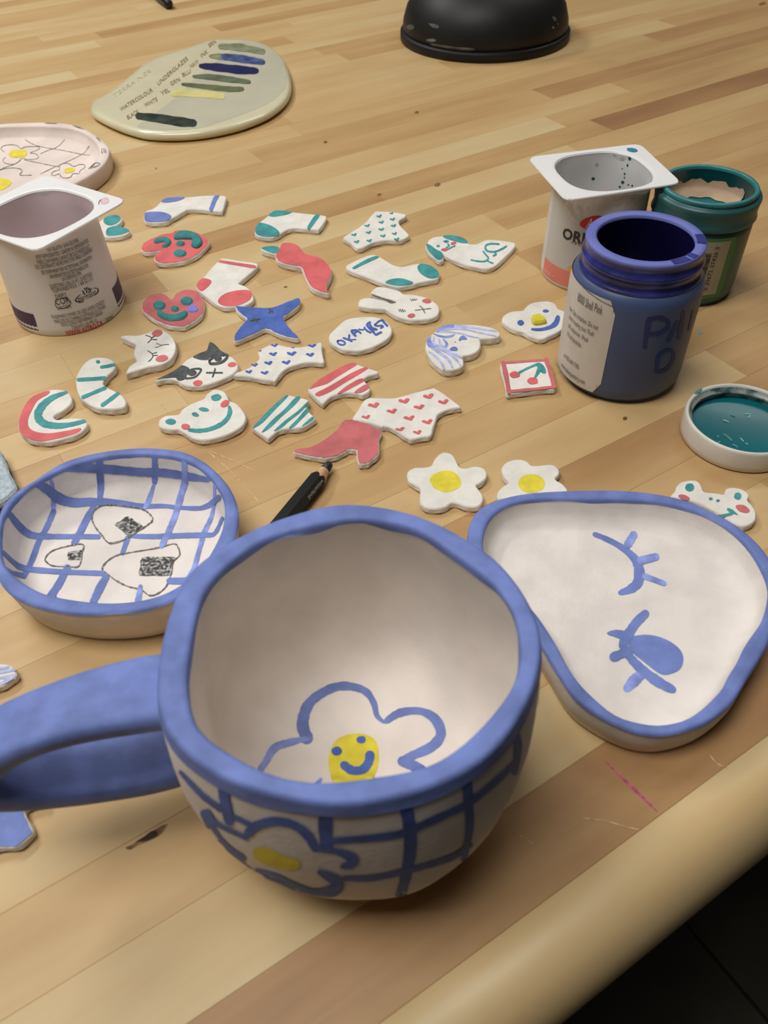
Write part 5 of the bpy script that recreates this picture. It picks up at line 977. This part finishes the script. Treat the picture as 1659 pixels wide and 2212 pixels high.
for p, w, m_ in (([(1035, 148), (1180, 155), (1360, 188)], [40, 58, 44], 'sw1'), ([(955, 224), (1010, 226), (1070, 232)], [26, 44, 50], 'sw1'), ([(1060, 228), (1200, 245), (1360, 270)], [50, 62, 44], 'sw2'), ([(880, 300), (1000, 310), (1180, 330), (1310, 338)], [36, 60, 66, 46], 'sw3'), ([(825, 382), (950, 386), (1100, 405), (1255, 425)], [22, 46, 50, 28], 'sw4'), ([(738, 442), (900, 460), (1100, 480), (1200, 480)], [24, 40, 46, 36], 'sw5'), ([(665, 512), (850, 515), (1045, 535)], [48, 56, 48], 'sw6'), ([(395, 690), (550, 708), (700, 732), (820, 745)], [52, 68, 74, 60], 'sw7')):
    stroke('painted_swatch', 'SL', p, w, fs, M[m_], sl, lift=.0010)
SU = (-12, -30)
text_px([('WATERCOLOUR', (258, 655), (508, 498), SU), ('UNDERGLAZES', (548, 455), (780, 252), SU), ('BLACK', (312, 718), (400, 664), SU), ('WHITE', (446, 622), (545, 572), SU), ('YEL', (576, 530), (640, 498), SU), ('GRN', (648, 455), (720, 415), SU), ('BLU', (742, 386), (804, 352), SU), ('NAVY', (803, 320), (866, 278), SU), ('INK', (886, 236), (936, 200), SU), ('BRN', (948, 156), (1000, 120), SU)], 'SL', fs, M['scar2'], sl, 'pencilled_text', .0012, .0)
M['incised'] = mat('faint_incised_line', (180, 172, 142), .4)
text_px([('TERRA NER', (205, 550), (495, 345), SU)], 'SL', fs, M['incised'], sl, 'incised_text', .0010)

# ------------------------------------------------------------------ pencil
M['pblack'] = mat('black_pencil_lacquer', (26, 28, 28), .3, .1, 60, spec=.5, k=1.0); M['pwood'] = mat('sharpened_cedar', (190, 152, 118), .7, .12, 300); M['lead'] = mat('black_lead', (34, 36, 36), .45, .2, 300); M['silver'] = mat('silver_print', (170, 170, 166), .4)
PR = .0052
p_t = at(*PX('PE', [(1395, 215)])[0], PR * .9); p_b = at(*PX('PE', [(620, 1150)])[0], PR * 1.0)
pd = Vector((p_b.x - p_t.x, p_b.y - p_t.y, 0)).normalized(); pn = Vector((-pd.y, pd.x, 0))
tip = Vector((p_t.x, p_t.y, 0)); PL = .125
pen = thing('pencil', 'black hexagonal pencil with bare wood point beside the coral boot', 'pencil', (tip.x, tip.y, 0))
def psec(s_, r_, n_=24, hexa=False, rot=0.0):
    out = []
    for k in range(n_):
        t = 2 * math.pi * k / n_ + rot; q = r_
        if hexa: q = r_ * math.cos(math.pi / 6) / math.cos(((t) % (math.pi / 3)) - math.pi / 6) if True else r_
        out.append(tip + pd * s_ + pn * (q * math.cos(t)) + Vector((0, 0, PR * .89 + q * math.sin(t))))
    return out
def loft(name, secs, m, parent, smooth=False):
    n_ = len(secs[0]); V = [p for s in secs for p in s]; F = [(i * n_ + k, (i + 1) * n_ + k, (i + 1) * n_ + (k + 1) % n_, i * n_ + (k + 1) % n_) for i in range(len(secs) - 1) for k in range(n_)]
    F += [tuple(range(n_)), tuple(reversed(range((len(secs) - 1) * n_, len(secs) * n_)))]
    return mk(name, V, F, m, parent, smooth)
loft('lead', [psec(-.0012, .0011), psec(.0, .0022), psec(.0055, .0029)], M['lead'], pen, True)
inr = PR * math.cos(math.pi / 6)
sc = psec(0, PR, 24, True)
sc = [q + pd * (.0116 + .0026 * (math.hypot((q - tip).dot(pn), q.z - PR * .89) - inr) / (PR - inr)) for q in sc]
loft('wood_point', [psec(.0045, .0026), sc], M['pwood'], pen)
loft('barrel', [sc, psec(.0165, PR, 24, True), psec(PL, PR, 24, True)], M['pblack'], pen)
txt_v, txt_f = text_geo('witzerland', .0)
# print on the facet that faces the viewer
a1 = math.radians(90); fn = None
best = None
for k in range(6):
    ang = math.pi / 3 * k + math.pi / 6; nn = pn * math.cos(ang) + Vector((0, 0, math.sin(ang))); v_ = (CAMP - (tip + pd * .02)).normalized()
    if best is None or nn.dot(v_) > best[0]: best = (nn.dot(v_), nn, ang)
nn = best[1]; tv_ = pd.cross(nn)
org = tip + pd * .0140 + Vector((0, 0, PR * .89)) + nn * (PR * math.cos(math.pi / 6) + .0002)
side = 1 if tv_.dot(CR) > 0 else -1
Vt = [org + pd * (x * .0150) + tv_ * side * (y * .0022 - .0004) for x, y in txt_v]
mk('printed_text', Vt, txt_f, M['silver'], pen)

# ------------------------------------------------------------------ black stand base
M['blackbase'] = mat('dusty_black_rubber', (20, 20, 20), .5, rgb2=(30, 30, 30), scale=20, k=1.0, spec=.35); M['dust'] = mat('clay_dust_smudge', (92, 92, 90), .8, .4, 60)
cB = (.1453, 1.1100)
sb = thing('stand_base', 'black domed stand base with dusty clay smudges at the back', 'stand', (cB[0], cB[1], 0))
revolve('foot_ring', [(0, 0), (.1030, 0), (.1040, .001), (.1040, .0090), (.1030, .0100), (.0985, .0110)], cB, M['blackbase'], sb, 96)
bp_ = [(.0990, .0105), (.1010, .0140), (.1000, .0220), (.0955, .0360), (.0860, .0500), (.0700, .0620), (.0500, .0700), (.0320, .0740), (.0220, .0790), (.0180, .090)]
o_, V, F = revolve('dome', bp_, cB, M['blackbase'], sb, 96); SB = Surf(V, F)
revolve('stem', [(.0185, .085), (.016, .10), (.015, .30), (.012, .302), (0, .302)], cB, M['blackbase'], sb, 32)
for pts in ([(290, 220), (330, 225), (375, 235), (385, 262), (345, 265), (310, 245)], [(270, 370), (330, 365), (360, 380), (330, 395), (280, 390)], [(310, 410), (430, 428), (560, 445), (700, 455), (720, 475), (600, 475), (450, 455), (320, 430)], [(1455, 155), (1478, 160), (1490, 190), (1475, 200), (1458, 180)], [(1445, 255), (1470, 250), (1465, 275)], [(1500, 215), (1512, 225), (1505, 238)], [(1415, 375), (1440, 385), (1430, 390)], [(80, 250), (130, 230), (150, 260), (110, 285)]):
    blob('dust_smudge', 'BB', pts, SB, M['dust'], sb, 3, .0006)

# ------------------------------------------------------------------ dark tool tip at the back, felt cloth
M['tool'] = mat('black_handle', (34, 30, 30), .4, k=1.0)
t0 = at(366, 10, .006); t1 = at(250, -75, .006); td = (t1 - t0); td.z = 0; td.normalize(); tn = Vector((-td.y, td.x, 0))
tool = thing('tool_handle', 'black rounded tool end just showing at the top edge', 'tool', (t0.x, t0.y, 0))
def tsec(s_, r_): return [t0.xy.to_3d() + td * s_ + tn * (r_ * math.cos(2 * math.pi * k / 16)) + Vector((0, 0, .0062 + r_ * math.sin(2 * math.pi * k / 16))) for k in range(16)]
loft('cap', [tsec(-.001, .0030), tsec(.0015, .0055), tsec(.004, .0062), tsec(.05, .0062)], M['tool'], tool, True); loft('barrel', [tsec(.05, .0054), tsec(.13, .0054)], M['tool'], tool, True)
M['felt'] = mat('blue_grey_felt', (142, 156, 164), .95, rgb2=(172, 184, 190), scale=500, bump=.8, bscale=900, spec=.05)
fp = [(-420, 40), (-200, 60), (-20, 80), (20, 140), (55, 225), (85, 290), (105, 335), (60, 385), (0, 425), (-200, 500), (-420, 520)]
poly = [tuple(at(x, y, .009)[:2]) for x, y in spline(PX('H', fp), True, 4)]
V, F = slab_geo(poly, .005, .004, bev=.0012, jit=.0005); cx = sum(p[0] for p in poly) / len(poly); cy = sum(p[1] for p in poly) / len(poly)
felt = thing('felt_pad', 'blue-grey felt pad beside the checked dish at the left edge', 'cloth', (cx, cy, 0))
mk('pad', V, F, M['felt'], felt); M['paddark'] = mat('dark_purple_layer', (48, 40, 58), .8)
V, F = slab_geo([(x + .001, y - .0015) for x, y in poly], .004, 0, bev=.0005); mk('dark_layer', V, F, M['paddark'], felt)  # dark purple layer below the felt, slightly shifted from its outline
